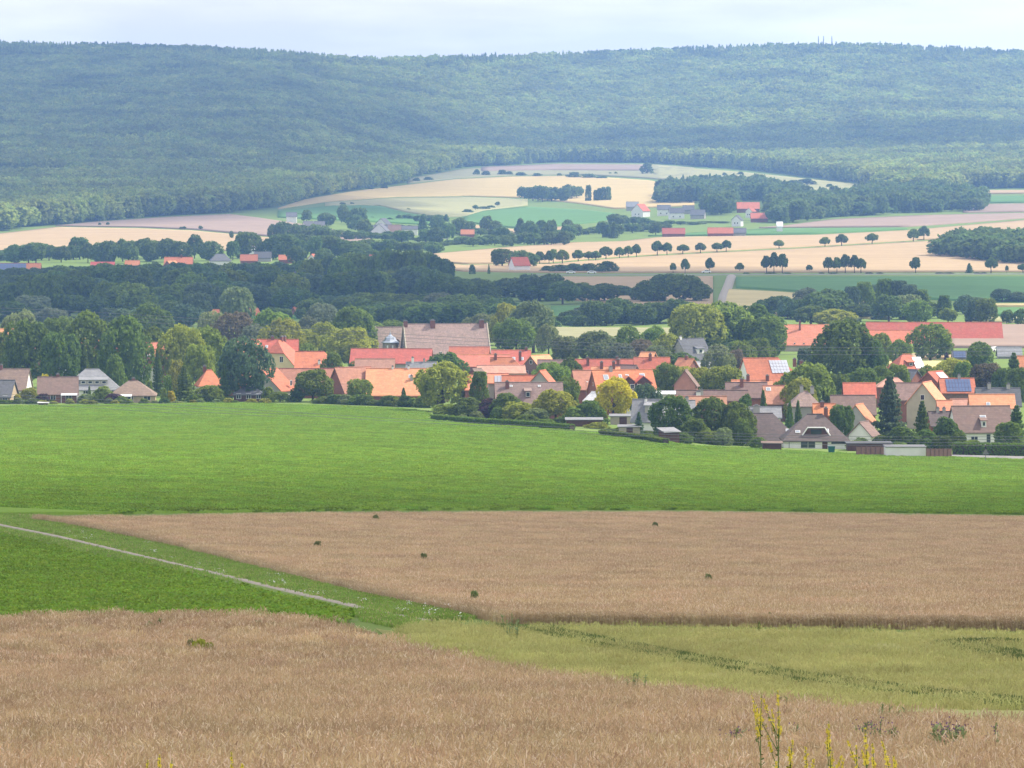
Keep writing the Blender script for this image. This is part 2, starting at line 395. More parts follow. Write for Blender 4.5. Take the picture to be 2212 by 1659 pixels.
ground = link('ground', me); tag(ground, kind='structure')

def curve(pts):
    a = np.array(sorted(pts), float)
    return lambda x: np.interp(x, a[:, 0], a[:, 1])
FIELDS = {}
def field(name, lower, upper, m, h=0.8, dx=16, extra=0.0, dy=4, x0=None, x1=None, lower_line=None, carve=None):
    lo, up = curve(lower), curve(upper)
    a = max(min(p[0] for p in lower), min(p[0] for p in upper)) if x0 is None else x0
    b = min(max(p[0] for p in lower), max(p[0] for p in upper)) if x1 is None else x1
    nx = max(6, int((b - a) / dx)); X = np.linspace(a, b, nx)
    lo_y, up_y = lo(X), up(X)
    up0 = up_y
    for _ in range(4): up_y = up0 + (h + extra) * invd(X, up_y) * F          # the far edge is seen at crop height
    up_y = np.minimum(up_y, lo_y - 0.5)
    ny = max(4, int((lo_y - up_y).max() / dy))
    t = np.linspace(0, 1, ny)[:, None]
    YYf = lo_y[None] * (1 - t) + up_y[None] * t
    XXf = np.broadcast_to(X[None], YYf.shape)
    px, py, pz = gpt(XXf, YYf)
    hh = np.full(px.shape, h)
    hh = hh + .06 * h * np.sin(px * .9 + 2 * np.sin(py * .13)) * np.sin(py * .7)
    if carve is not None: hh = hh - carve(XXf, YYf) * h * .3
    if name == 'barley_field': hh = hh * np.clip((XXf - a) / 70, .03, 1)
    top = np.stack([px, py, pz + hh], -1)
    nr, nc = px.shape
    V = [top.reshape(-1, 3)]; FA = [grid_faces(nr, nc)]
    # skirt all round
    ring = [(0, j) for j in range(nc)] + [(i, nc-1) for i in range(1, nr)] + [(nr-1, j) for j in range(nc-2, -1, -1)] + [(i, 0) for i in range(nr-2, 0, -1)]
    ids = np.array([i * nc + j for i, j in ring]); base = nr * nc
    low = top.reshape(-1, 3)[ids].copy(); low[:, 2] -= h + .4
    V.append(low); k = np.arange(len(ids)); k2 = (k + 1) % len(ids)
    FA.append(np.stack([ids[k], base + k, base + k2, ids[k2]], -1))
    V = np.concatenate(V); FA = np.concatenate(FA)
    me = np_mesh(name, V, np.full(len(FA), 4), FA.ravel(), [m])
    o = link(name, me); tag(o, kind='structure')
    FIELDS[o.name] = (lo, (lambda q, X=X, u=up_y.copy(): np.interp(q, X, u)), a, b, h)
    return o
NG_UP = [(-1200,1318),(0,1328),(300,1322),(520,1320),(640,1330),(760,1352),(900,1395),(1100,1440),(1400,1480),(1700,1512),(2000,1545),(2212,1562),(3400,1580)]
field('grain_field_near', [(-1200,2300),(3400,2300)], NG_UP, WHEAT, .75, dx=12, dy=6, extra=.12)
def tram(paths, half):
    def f(X, Y):
        r = np.zeros(X.shape)
        for p in paths:
            a = np.array(p, float); yv = np.interp(X, a[:, 0], a[:, 1], left=-9999, right=-9999); y0_ = yv
            for _ in range(4): yv = y0_ + .62 * invd(X, np.maximum(yv, 1300)) * F
            r = np.maximum(r, np.clip((half + .5 - np.abs(Y - yv)), 0, 1) * .95)
        return r
    return f
TR = [[(1075,1352),(1130,1358),(1200,1372),(1300,1394),(1420,1416),(1560,1444),(1720,1470),(1900,1496),(2070,1514),(2260,1530)],
      [(1180,1352),(1200,1362),(1300,1381),(1420,1404),(1560,1430),(1720,1456),(1900,1481),(2070,1502),(2260,1518)],
      [(2040,1391),(2070,1400),(2130,1412),(2212,1421),(2300,1428)],
      [(2030,1390),(2080,1386),(2150,1385),(2212,1388)], [(2110,1391),(2150,1403),(2212,1412),(2300,1419)]]
NGF = FIELDS['grain_field_near'][1]
BARL = [(812,1358),(850,1385)] + [(x_, float(NGF(x_)) + 3) for x_ in range(900, 3450, 50)]
BARU = [(812,1353),(950,1343),(1110,1349),(1400,1352),(1700,1356),(2212,1364),(3400,1366)]
barley = field('barley_field', BARL, BARU, BARLEY, .6, dx=5, dy=.7, extra=.08, carve=tram(TR, 3.4))
F3U = [(75,1121),(110,1117),(150,1114.5),(400,1112),(700,1107),(1100,1105),(1500,1105),(2212,1115),(3400,1118)]
F3L = [(75,1123),(110,1127),(200,1142),(400,1185),(600,1235),(800,1285),(950,1315),(1110,1346),(1400,1350),(1700,1354),(2212,1362),(3400,1364)]
field('grain_field_middle', F3L, F3U, WHEAT, .32, dx=8, dy=3, extra=.08)
F4L = [(-1200,1100),(0,1113),(75,1112),(150,1111.5),(400,1109),(700,1104),(1100,1102),(1500,1102),(2212,1112),(3400,1115)]
F4U = [(-1200,872),(0,876),(300,872),(500,868),(560,870),(700,875),(850,880),(915,886),(928,906),(1000,913),(1100,919),(1250,930),(1340,936),(1420,951),(1500,961),(1700,971),(1900,981),(2212,991),(3400,998)]
field('beet_field_far', F4L, F4U, BEET, .2, dx=10, dy=3, extra=.12)
F5U = [(-1200,1085),(0,1150),(200,1195),(400,1236),(600,1279),(750,1313)]
F5L = [(x_, float(NGF(x_)) - 4) for x_ in range(-1200, 700, 50)] + [(750,1345)]
field('beet_field_near', F5L, F5U, BEET, .12, dx=8, dy=3, extra=.14)
# farm track of gravel
def ribbon(name, pts, half, m, lift=.06, kind='structure'):
    a = np.array(pts, float)
    xq = np.linspace(a[0, 0], a[-1, 0], max(40, int(abs(a[-1, 0] - a[0, 0]) / 6))) if abs(a[-1,0]-a[0,0]) > abs(a[-1,1]-a[0,1]) else None
    if xq is not None:
        o = np.argsort(a[:, 0]); xq = np.sort(xq); yq = pchip(a[o, 0], a[o, 1], xq)
    else:
        o = np.argsort(a[:, 1]); yq = np.linspace(a[:, 1].min(), a[:, 1].max(), 50); xq = pchip(a[o, 1], a[o, 0], yq)
    px, py, _ = gpt(xq, yq)
    c = np.stack([px, py], -1); t = np.gradient(c, axis=0); t /= np.linalg.norm(t, axis=1)[:, None]
    n = np.stack([-t[:, 1], t[:, 0]], -1)
    rowsv = []
    for s, lf_ in zip(np.linspace(-half, half, 7), (-.12, lift * .6, lift, lift, lift, lift * .6, -.12)):
        q = c + n * s; z, _, _ = ground_xy(q[:, 0], q[:, 1]); rowsv.append(np.stack([q[:, 0], q[:, 1], z + lf_], -1))
    V = np.stack(rowsv); fcs = grid_faces(V.shape[0], V.shape[1])
    o = link(name, np_mesh(name, V.reshape(-1, 3), np.full(len(fcs), 4), fcs.ravel(), [m], smooth=True)); tag(o, kind=kind)
    return o
TRACK = [(-600,994),(-300,1064),(0,1134),(60,1146),(120,1158),(300,1200),(500,1247),(650,1283),(740,1303),(820,1322),(925,1343)]
ribbon('farm_track', TRACK, .38, GRAVEL, .06)

# fields beyond the village
def ff(name, lo, up, m, h=.7): return field(name, lo, up, m, h, dx=14, dy=3)
ff('stubble_field_behind_village', [(1150,745),(1500,745)], [(1150,706),(1500,708)], M_OLIVE)
ff('field_beside_barn', [(1640,745),(1760,745)], [(1640,712),(1760,712)], M_OLIVE)
ff('field_behind_barn', [(2050,752),(2400,752)], [(2050,700),(2400,700)], M_BRN)
ff('tan_plot_behind_village', [(1860,777),(2060,777)], [(1860,763),(2060,763)], M_TAN)
ff('yellow_plot_behind_village', [(1860,800),(2060,800)], [(1860,779),(2060,779)], M_YEL)
ff('pale_strip_field', [(2100,698),(2400,698)], [(2100,684),(2400,684)], M_PALE)
ff('green_strip_field', [(2100,683),(2400,683)], [(2100,664),(2400,664)], M_GRN)
ff('yellow_strip_field', [(2100,663),(2400,663)], [(2100,655),(2400,655)], M_YEL)
ff('green_valley_field', [(1585,622),(1700,629),(1850,640),(2100,652),(2450,654)], [(1590,598),(1700,597),(2450,597)], M_GRN)
ff('yellow_valley_field', [(1560,680),(1900,690)], [(1560,643),(1575,624),(1700,631),(1900,645)], M_YEL)
ff('tan_valley_field', [(1130,640),(1300,655),(1480,672),(1540,660)], [(1130,597),(1300,597),(1540,596)], M_TAN)
ff('tan_slope_field_lower', [(930,578),(1000,587),(1200,590),(1500,590),(1800,589),(2450,588)],
   [(930,566),(1000,572),(1180,570),(1300,560),(1400,553),(1570,544),(1750,535),(1900,526),(2000,520),(2450,520)], M_TAN)
ff('tan_slope_field_upper', [(930,565),(1000,571),(1180,568.5),(1300,558.5),(1400,551.5),(1570,542.5),(1750,533.5),(1900,524.5),(2000,518.5),(2450,518.5)],
   [(930,548),(1100,533),(1240,523),(1340,521),(1420,512),(1560,510),(1760,507),(1960,497),(2212,475),(2450,470)], M_TAN)
ff('green_slope_field', [(1400,511),(1560,509),(1760,506),(1960,496)], [(1400,509),(1500,502),(1680,492),(1960,492)], M_GRN)
ff('brown_slope_field', [(1640,493),(1960,490.5),(2100,481),(2300,465)], [(1640,491),(1700,486),(1800,473),(2000,464),(2190,460),(2300,459)], M_BRN)
ff('tan_hill_field_left', [(-300,556),(0,550),(200,545),(400,541),(800,546)], [(-300,512),(0,504),(120,490),(300,493),(420,498),(560,511),(700,521),(800,541)], M_TAN)
ff('brown_hill_field_left', [(120,489),(300,491.5),(420,496.5),(560,509.5),(700,519.5),(800,530)], [(120,487),(200,479),(350,469),(495,462),(560,470),(700,491),(800,514)], M_BRN)
ff('golden_hill_field', [(600,452),(702,437),(850,426),(1000,424),(1130,428),(1250,440),(1330,452),(1500,445)],
   [(600,449),(660,430),(760,413),(880,399),(980,387),(1100,381),(1250,379),(1400,389),(1500,405)], M_GOLD)
ff('tan_hill_field_middle', [(702,447),(822,444),(873,458),(948,470),(1000,468),(1060,453),(1140,444)], [(702,438),(850,427),(1000,425),(1140,430)], M_PALE)
ff('green_hill_meadow_left', [(600,470),(760,478),(960,488)], [(600,455),(743,441.5),(822,445),(873,459),(948,471),(960,474)], M_GRN)
ff('green_hill_meadow_middle', [(1000,478),(1060,489),(1130,494),(1290,481),(1330,471)], [(1000,469),(1044,455),(1140,446),(1266,453),(1330,461)], M_GRN)
ff('tan_plot_hamlet', [(950,500),(1130,508),(1230,500)], [(950,490),(1000,481),(1060,491),(1130,496),(1230,488)], M_TAN)
ff('olive_hill_field_top', [(880,397),(980,386),(1100,379.5),(1250,377.5),(1400,386),(1500,396)], [(880,386),(1000,364),(1200,353),(1400,354),(1500,362)], M_OLIVE)
ff('brown_hill_field_top', [(1040,371),(1180,369),(1395,370)], [(1040,360),(1180,354.5),(1395,356)], M_BRN, 1.4)
ff('pale_hill_field_right', [(1411,386),(1560,396),(1700,420),(1800,428),(1870,403)], [(1411,357),(1600,371),(1870,399)], M_PALE)
ff('green_field_far_right', [(2080,440),(2400,436)], [(2080,424),(2400,420)], M_GRN)
ff('brown_field_far_right', [(2080,460),(2400,456)], [(2080,441),(2400,437)], M_BRN)
ff('tan_field_far_right', [(2080,420),(2400,416)], [(2080,411),(2400,409)], M_TAN)
ff('clearing_in_forest', [(-100,402),(150,402)], [(-100,386),(150,392)], M_OLIVE)
ff('meadow_in_belt', [(440,690),(800,690)], [(440,654),(800,652)], M_GRN)
ff('meadow_in_belt_right', [(1190,690),(1330,690)], [(1190,660),(1330,660)], M_GRN)
ribbon('valley_road', [(1150,594),(1500,594),(1800,593),(2300,592)], 3.0, ASPH, .25)
ribbon('field_lane', [(1558,672),(1564,640),(1572,620),(1580,597)], 2.2, GRAVEL, .95)
ribbon('avenue_path', [(1180,569.5),(1300,559.5),(1400,552.5),(1570,543.5),(1750,534.5),(1900,525.5),(2000,519.5)], 4.0, GRASS, .3)
ribbon('village_lane', [(2030,988),(2212,992),(2400,996)], 3.5, ASPH, .5)

# ------------------------------------------------------------------ instancing of uncountable small plants
def proto(name, me):
    return bpy.data.objects.new(name, me)
def scatter(name, pts, rotz, scl, idx, protos, label=None, tilt=None, kind='stuff', cat=None):
    me = bpy.data.meshes.new(name)
    pts = np.asarray(pts, np.float32); n = len(pts)
    me.vertices.add(n); me.vertices.foreach_set('co', pts.ravel())
    ro = np.zeros((n, 3), np.float32); ro[:, 2] = rotz
    if tilt is not None: ro[:, :2] = tilt
    sc = np.asarray(scl, np.float32)
    if sc.ndim == 1: sc = np.repeat(sc[:, None], 3, 1)
    a = me.attributes.new('rot', 'FLOAT_VECTOR', 'POINT'); a.data.foreach_set('vector', ro.ravel())
    a = me.attributes.new('scl', 'FLOAT_VECTOR', 'POINT'); a.data.foreach_set('vector', np.ascontiguousarray(sc).ravel())
    a = me.attributes.new('pick', 'INT', 'POINT'); a.data.foreach_set('value', np.asarray(idx, np.int32))
    o = link(name, me)
    c = bpy.data.collections.new(name + '_kinds')
    for p in protos: c.objects.link(p)
    g = bpy.data.node_groups.new(name, 'GeometryNodeTree')
    g.interface.new_socket('Geometry', in_out='INPUT', socket_type='NodeSocketGeometry')
    g.interface.new_socket('Geometry', in_out='OUTPUT', socket_type='NodeSocketGeometry')
    N = g.nodes; gi = N.new('NodeGroupInput'); go = N.new('NodeGroupOutput')
    ci = N.new('GeometryNodeCollectionInfo'); ci.inputs['Collection'].default_value = c
    ci.inputs['Separate Children'].default_value = True; ci.inputs['Reset Children'].default_value = True
    ip = N.new('GeometryNodeInstanceOnPoints'); ip.inputs['Pick Instance'].default_value = True
    def at(nm, ty):
        q = N.new('GeometryNodeInputNamedAttribute'); q.data_type = ty; q.inputs['Name'].default_value = nm
        return next(s for s in q.outputs if s.enabled and s.name == 'Attribute')
    g.links.new(gi.outputs[0], ip.inputs['Points']); g.links.new(ci.outputs[0], ip.inputs['Instance'])
    g.links.new(at('rot', 'FLOAT_VECTOR'), ip.inputs['Rotation']); g.links.new(at('scl', 'FLOAT_VECTOR'), ip.inputs['Scale'])
    g.links.new(at('pick', 'INT'), ip.inputs['Instance Index'])
    g.links.new(ip.outputs[0], go.inputs[0])
    md = o.modifiers.new('plants', 'NODES'); md.node_group = g
    tag(o, label, cat, kind=kind)
    return o
def quads(name, C, U, Vv, mats, fm=None):
    """C centre, U, Vv half vectors -> mesh of free quads"""
    V = np.stack([C - U - Vv, C + U - Vv, C + U + Vv, C - U + Vv], 1).reshape(-1, 3)
    n = len(C)
    return np_mesh(name, V, np.full(n, 4), np.arange(4 * n), mats, fm=fm)
def unit(v): return v / np.maximum(np.linalg.norm(v, axis=-1, keepdims=True), 1e-9)
def sample(fname, x0, x1, d0, d1, spacing, margin=60, jitter=True, keep=None):
    """world-uniform points inside a field between two distances"""
    lo, up, a, b, h = FIELDS[fname]
    out = []
    d = d0
    while d < d1:
        wl = (max(a, x0) - 1106) / F * d; wr = (min(b, x1) - 1106) / F * d
        n = max(1, int((wr - wl) / spacing))
        X = np.linspace(wl, wr, n) + RNG.uniform(-.5, .5, n) * spacing * (1 if jitter else .3)
        Y = d + RNG.uniform(-.5, .5, n) * spacing
        out.append(np.stack([X, Y], -1)); d += spacing
    A = np.concatenate(out)
    z, px, py = ground_xy(A[:, 0], A[:, 1])
    ok = (py < lo(px)) & (py > up(px)) & (px > max(a, x0)) & (px < min(b, x1))
    if keep is not None: ok &= keep(px, py)
    return np.stack([A[ok, 0], A[ok, 1], z[ok]], -1), px[ok], py[ok]

def grain_patch(name, seed, size, n, z0, z1, earlen, earw, mats):
    r = np.random.default_rng(seed)
    xy = r.uniform(-size/2, size/2, (n, 2))
    top = r.uniform(z0, z1, n)
    lean = r.normal(0, .16, (n, 2))
    C, U, Vv, fm = [], [], [], []
    for part in (0, 1):
        if part == 0:
            ln = .22; dirv = np.stack([lean[:, 0], lean[:, 1], np.ones(n)], -1); cen = np.stack([xy[:, 0], xy[:, 1], top - ln], -1); w = np.full(n, earw * .22)
        else:
            nod = r.normal(0, .55, (n, 2)); ln = earlen / 2
            dirv = unit(np.stack([nod[:, 0], nod[:, 1], r.uniform(.35, 1, n)], -1)); cen = np.stack([xy[:, 0] + lean[:, 0]*.2, xy[:, 1] + lean[:, 1]*.2, top], -1) + dirv * ln; w = np.full(n, earw / 2)
        an = r.uniform(0, math.pi, n); side = np.stack([np.cos(an), np.sin(an) * .4, np.zeros(n)], -1)
        C.append(cen); U.append(unit(side) * w[:, None]); Vv.append(unit(dirv) * ln)
        fm.append(np.where(r.random(n) < .22, 1, 0))
    return proto(name, quads(name, np.concatenate(C), np.concatenate(U), np.concatenate(Vv), mats, fm=np.concatenate(fm)))
def rosette_patch(name, seed, size, n, leaf, mats, zr=(.05, .22)):
    r = np.random.default_rng(seed)
    g = int(math.ceil(math.sqrt(n))); gxx, gyy = np.meshgrid(np.arange(g), np.arange(g))
    cx = ((gxx.ravel() + .5) / g - .5) * size; cy = ((gyy.ravel() + .5) / g - .5) * size
    C, U, Vv = [], [], []
    for k in range(len(cx)):
        m = 7; an = r.uniform(0, 2*math.pi) + np.arange(m) * 2 * math.pi / m + r.normal(0, .2, m)
        el = r.uniform(.25, 1.1, m); dv = np.stack([np.cos(an)*np.cos(el), np.sin(an)*np.cos(el), np.sin(el)], -1)
        ln = leaf * r.uniform(.7, 1.25, m)
        sd = np.stack([-np.sin(an), np.cos(an), r.normal(0, .25, m)], -1)
        c = np.array([cx[k] + r.normal(0, .06), cy[k] + r.normal(0, .06), r.uniform(*zr)]) + dv * ln[:, None]
        C.append(c); U.append(unit(sd) * (ln * .55)[:, None]); Vv.append(dv * ln[:, None])
    return proto(name, quads(name, np.concatenate(C), np.concatenate(U), np.concatenate(Vv), mats))
def grass_patch(name, seed, size, n, h, w, mats, fr=(.25,)):
    r = np.random.default_rng(seed)
    xy = r.uniform(-size/2, size/2, (n, 2)); ln = h * r.uniform(.4, 1.1, n) / 2
    dv = unit(np.stack([r.normal(0, .35, n), r.normal(0, .35, n), np.ones(n)], -1))
    an = r.uniform(0, math.pi, n); sd = np.stack([np.cos(an), np.sin(an)*.3, np.zeros(n)], -1)
    C = np.stack([xy[:, 0], xy[:, 1], np.zeros(n)], -1) + dv * ln[:, None]
    fm = np.where(r.random(n) < fr[0], 1, 0) if len(mats) > 1 else None
    return proto(name, quads(name, C, unit(sd) * w, dv * ln[:, None], mats, fm=fm))

def put(name, A, protos, zoff, smin=.85, smax=1.15, label=None, zs=None):
    n = len(A); A = A.copy(); A[:, 2] += zoff
    s = RNG.uniform(smin, smax, n)
    sc = np.stack([s, s, s if zs is None else RNG.uniform(*zs, n)], -1)
    return scatter(name, A, RNG.uniform(0, 6.28, n), sc, RNG.integers(0, len(protos), n), protos, label)

A, px, py = sample('grain_field_near', -420, 2640, 46, 125, .42)
put('grain_stalks_near', A, [grain_patch('g%d' % i, i, .6, 60, .70, .90, .085, .014, [STRAW, STRAWL]) for i in range(4)], 0, label='dense ripe grain stalks with nodding tan ears in the nearest field')
A, px, py = sample('grain_field_near', -260, 2480, 125, 225, .7)
put('grain_stalks_beyond', A, [grain_patch('gm%d' % i, 20+i, .95, 110, .70, .88, .10, .02, [STRAW, STRAWL]) for i in range(4)], 0, label='ripe tan grain running up to the beet field and grass strip')
A, px, py = sample('grain_field_middle', -10, 2440, 150, 560, 1.25)
put('grain_stalks_middle', A, [grain_patch('gf%d' % i, 40+i, 1.7, 200, .25, .41, .09, .02, [STRAW, STRAWL]) for i in range(4)], 0, label='ripe tan grain in the wedge shaped field beside the track')
tramf = tram(TR, 2.9)
A, px, py = sample('barley_field', 780, 2520, 100, 200, .45, keep=lambda x, y: tramf(x, y) < .2)
put('barley_stalks', A, [grain_patch('b%d' % i, 60+i, .62, 70, .50, .70, .09, .016, [BARLEYL, BARLEYL]) for i in range(4)], 0, label='green yellow barley stalks cut by paired wheel tracks')
A, px, py = sample('beet_field_near', -240, 800, 160, 380, .5, jitter=False)
put('beet_plants_near', A, [rosette_patch('r%d' % i, i, .5, 2, .085, [BEETL], zr=(.0, .06)) for i in range(5)], .08, label='rows of leafy green beet plants left of the gravel track')
A, px, py = sample('beet_field_far', -130, 2350, 380, 1075, 2.0, jitter=False)
put('beet_plants_far', A, [rosette_patch('rf%d' % i, 9+i, 2.2, 36, .095, [BEETL], zr=(.0, .08)) for i in range(5)], .14, label='wide green beet field reaching up to the village gardens')
xe = RNG.uniform(78, 2240, 5200); ye = curve(F3L)(xe) + RNG.uniform(-.6, 1.6, 5200)
put('grain_edge_stalks', np.stack(gpt(xe, ye), -1), [grain_patch('ge%d' % i, 80+i, .7, 60, .12, .38, .08, .016, [STRAW, STRAWL]) for i in range(4)], 0, label='ragged outer rows of the wedge shaped grain field')
tp = []  # low green tufts added so the tramline gaps read as shaded
for p_ in TR:
    a_ = np.array(p_, float); n_ = int((a_[-1, 0] - a_[0, 0]) * 6); xt = RNG.uniform(a_[0, 0], a_[-1, 0], n_); yt0 = np.interp(xt, a_[:, 0], a_[:, 1]); yt_ = yt0
    for _ in range(4): yt_ = yt0 + .6 * invd(xt, yt_) * F
    tp.append(np.stack(gpt(xt, yt_ + RNG.uniform(-1.1, 1.1, n_)), -1))
put('wheel_track_shade_tufts', np.concatenate(tp), [grass_patch('tg%d' % i, 70+i, .3, 30, .70, .012, [TRAMG]) for i in range(3)], 0, label='dark green tufts standing in for shade in the paired barley wheel tracks', smin=.8, smax=1.0)
# grass beside the track
def verge(n, xr, off, pts=TRACK):
    a = np.array(pts, float); x = RNG.uniform(*xr, n); y = np.interp(x, a[:, 0], a[:, 1]) + RNG.uniform(*off, n)
    return x, y
gxs, gys = verge(9000, (-60, 1000), (-34, 24))
yl = curve(F3L)(gxs); y5 = curve(F5U)(gxs); y5 = np.where(gxs > 750, 1400, y5)
ok = (gys > np.where(gxs > 75, yl + 1, 1100)) & (gys < np.where(gxs < 750, y5 - 1, curve([(750,1313),(830,1360),(1000,1345)])(gxs))) & (np.abs(gys - np.interp(gxs, *np.array(TRACK, float).T)) > 3.2) & ((gys < np.interp(gxs, *np.array(TRACK, float).T)) | (gys > np.interp(gxs, *np.array(TRACK, float).T) + 9))
q = np.stack(gpt(gxs[ok], gys[ok]), -1)
put('verge_grass', q, [grass_patch('v%d' % i, i, .9, 60, .16, .014, [GRASSL, DRYG], (.12,)) for i in range(4)], 0, label='rough green grass along both sides of the gravel track')
x2 = RNG.uniform(560, 2260, 5200); base_y = FIELDS['grain_field_near'][1](x2); y2 = base_y - RNG.uniform(0.5, 14, 5200)
q = np.stack(gpt(x2, y2), -1)
put('dry_verge_grass', q, [grass_patch('w%d' % i, 30+i, .7, 34, .55, .012, [GRASSL, DRYG], (.45,)) for i in range(4)], 0, label='mixed dry and green grass along the near field margin')
# white umbels in the verge
x4, y4 = verge(70, (100, 1000), (-26, 6)); ok = y4 > curve(F3L)(x4) + 2
q = np.stack(gpt(x4[ok], y4[ok]), -1)
def umbel(seed):
    r = np.random.default_rng(seed); n = 5
    C = np.stack([r.normal(0, .10, n), r.normal(0, .10, n), r.uniform(.25, .4, n)], -1)
    return proto('u%d' % seed, quads('u%d' % seed, C, np.tile([.02, 0, 0], (n, 1)), np.tile([0, .018, .008], (n, 1)), [FLW]))
put('white_wildflowers', q, [umbel(i) for i in range(3)], 0, label='tiny white flower heads dotted through the track verge')
# ------------------------------------------------------------------ trees
def leaves(r, blobs, n, ls, core, flat=0.0, out_bias=-.25, up=.45):
    """leaf quads spread over the surfaces of many small clumps"""
    B = np.array(blobs); w = B[:, 3] ** 2; pick = r.choice(len(B), n, p=w / w.sum())
    dv = unit(r.normal(0, 1, (n, 3))); c = B[pick, :3]
    outv = unit(c - np.array(core)); dt = (dv * outv).sum(1)
    dv = np.where((dt < out_bias)[:, None], unit(dv + outv * 1.6), dv)
    rad = B[pick, 3] * r.uniform(.62, 1.12, n) ** .6
    C = c + dv * rad[:, None] * np.array([1, 1, 1 - flat])
    nn = unit(dv + r.normal(0, .85, (n, 3)) + np.array([0, 0, up]))
    a = unit(np.cross(nn, r.normal(0, 1, (n, 3)))); b = np.cross(nn, a)
    s = ls * r.uniform(.6, 1.35, n)
    return C, a * s[:, None], b * (s * .8)[:, None]
def prof_blobs(r, m, rf, z0, z1, br, fill=.72):
    bl = []
    for i in range(m):
        z = z0 + (z1 - z0) * ((i + r.uniform(0, 1)) / m) ** .85
        R = rf((z - z0) / (z1 - z0)); an = i * 2.399 + r.normal(0, .3)
        q = R * r.uniform(fill * .62, fill * 1.2); s = r.uniform(*br) * (.55 + .9 * R)
        bl.append((q * math.cos(an), q * math.sin(an), z, s))
    return bl
def crown(kind, seed, n, ls, up=.45):
    r = np.random.default_rng(seed)
    if kind == 'conifer':
        C, U, Vv = [], [], []
        nw = 15
        wh = r.integers(0, nw, n); z = .05 + .93 * (wh / nw) ** .92
        R = .5 * (1 - (wh / nw)) ** .82 + .015; R = R * r.uniform(.82, 1.12, nw)[wh]
        nb = 9; br = r.integers(0, nb, n); an = br * 2*math.pi/nb + wh * .7 + r.normal(0, .13, n)
        t = r.uniform(.05, 1, n) ** .6
        rr = R * t * r.uniform(.85, 1.1, (nw, nb))[wh, br]
        C = np.stack([rr*np.cos(an), rr*np.sin(an), z - .10 * t * R / .5 + .03 * (t > .85) + r.normal(0, .010, n)], -1)
        nn = unit(np.stack([np.cos(an)*.5, np.sin(an)*.5, np.ones(n)], -1) + r.normal(0, .45, (n, 3)))
        a = unit(np.cross(nn, r.normal(0, 1, (n, 3)))); b = np.cross(nn, a); s = ls * r.uniform(.6, 1.3, n)
        return C, a * s[:, None], b * (s * .7)[:, None]
    if kind == 'broad':
        bl = prof_blobs(r, 34, lambda t: .5 * math.sin(math.pi * min(1, .10 + .86 * t)) ** .55, .30 if seed % 5 < 3 else .2, .92, (.12, .29), .82)
        bl += [(r.normal(0, .06), r.normal(0, .06), .9, .12), (0, 0, .5, .25)]
        core = (0, 0, .5)
    elif kind == 'lolli':
        bl = prof_blobs(r, 34, lambda t: .46 * (1 - t ** 1.5) ** .55 * min(1, .7 + t * 3), .46, .95, (.12, .21), .78)
        bl += [(0, 0, .92, .10), (0, 0, .62, .2)]; core = (0, 0, .6)
    elif kind == 'bush':
        bl = prof_blobs(r, 26, lambda t: .48 * math.sqrt(max(0, 1 - (t * .95) ** 2.2)), .10, .88, (.18, .32), .72)
        bl += [(0, 0, .35, .3)]; core = (0, 0, .2)
    elif kind == 'column':
        bl = prof_blobs(r, 34, lambda t: .46 * math.sin(math.pi * min(1, .12 + .80 * t)) ** .5, .06, .93, (.2, .34), .6)
        bl += [(0, 0, .95, .12)]; core = (0, 0, .4)
    C, U, Vv = leaves(r, bl, n, ls, core, up=up)
    if kind == 'column': C[:, 2] = np.clip(C[:, 2], .02, 1.02)
    C[:, 2] = np.maximum(C[:, 2], .015)
    return C, U, Vv
def trunk_mb(kind, seed):
    r = random.Random(seed); m = MB()
    top = {'broad': .62, 'lolli': .72, 'bush': .45, 'column': .8, 'conifer': .95}[kind]
    w = {'broad': .034, 'lolli': .034, 'bush': .03, 'column': .03, 'conifer': .022}[kind]
    m.tube([(0, 0, -.03), (r.uniform(-.01, .01), 0, top * .3), (r.uniform(-.03, .03), r.uniform(-.02, .02), top * .65), (0, 0, top)], [w * 1.25, w, w * .7, w * .2], 7)
    if kind in ('broad', 'lolli', 'bush'):
        for k in range(5):
            an = k * 1.26 + r.uniform(-.3, .3); z = top * r.uniform(.4, .65); q = .3
            m.tube([(0, 0, z), (q*.5*math.cos(an), q*.5*math.sin(an), z + .10), (q*math.cos(an), q*math.sin(an), z + .22)], [w*.55, w*.4, w*.12], 5)
    return m
TREES = {}
def tree_mesh(kind, var, lod):
    key = (kind, var, lod)
    if key in TREES: return TREES[key]
    n, ls = {'hi': (6200, .022), 'mid': (2600, .034), 'lo': (700, .060)}[lod]
    if kind == 'conifer': n = int(n * 1.2)
    if kind == 'bush': n = int(n * .8); ls *= 1.15
    if kind == 'column': ls *= 1.1
    sd = {'broad': 100, 'lolli': 200, 'bush': 300, 'column': 400, 'conifer': 500}[kind] + var
    C, U, Vv = crown(kind, sd, n, ls)
    cm = quads('crown_%s_%d' % (kind, var), C, U, Vv, [LEAF['mid']])
    tm = trunk_mb(kind, sd).mesh('trunk_%s' % kind, BARK)
    TREES[key] = (cm, tm); return TREES[key]
KNAME = {'broad': 'broadleaf_tree', 'lolli': 'avenue_tree', 'bush': 'garden_bush', 'column': 'columnar_tree', 'conifer': 'conifer_tree'}
KCAT = {'broad': 'tree', 'lolli': 'tree', 'bush': 'bush', 'column': 'tree', 'conifer': 'conifer'}
TREE_LIST = []
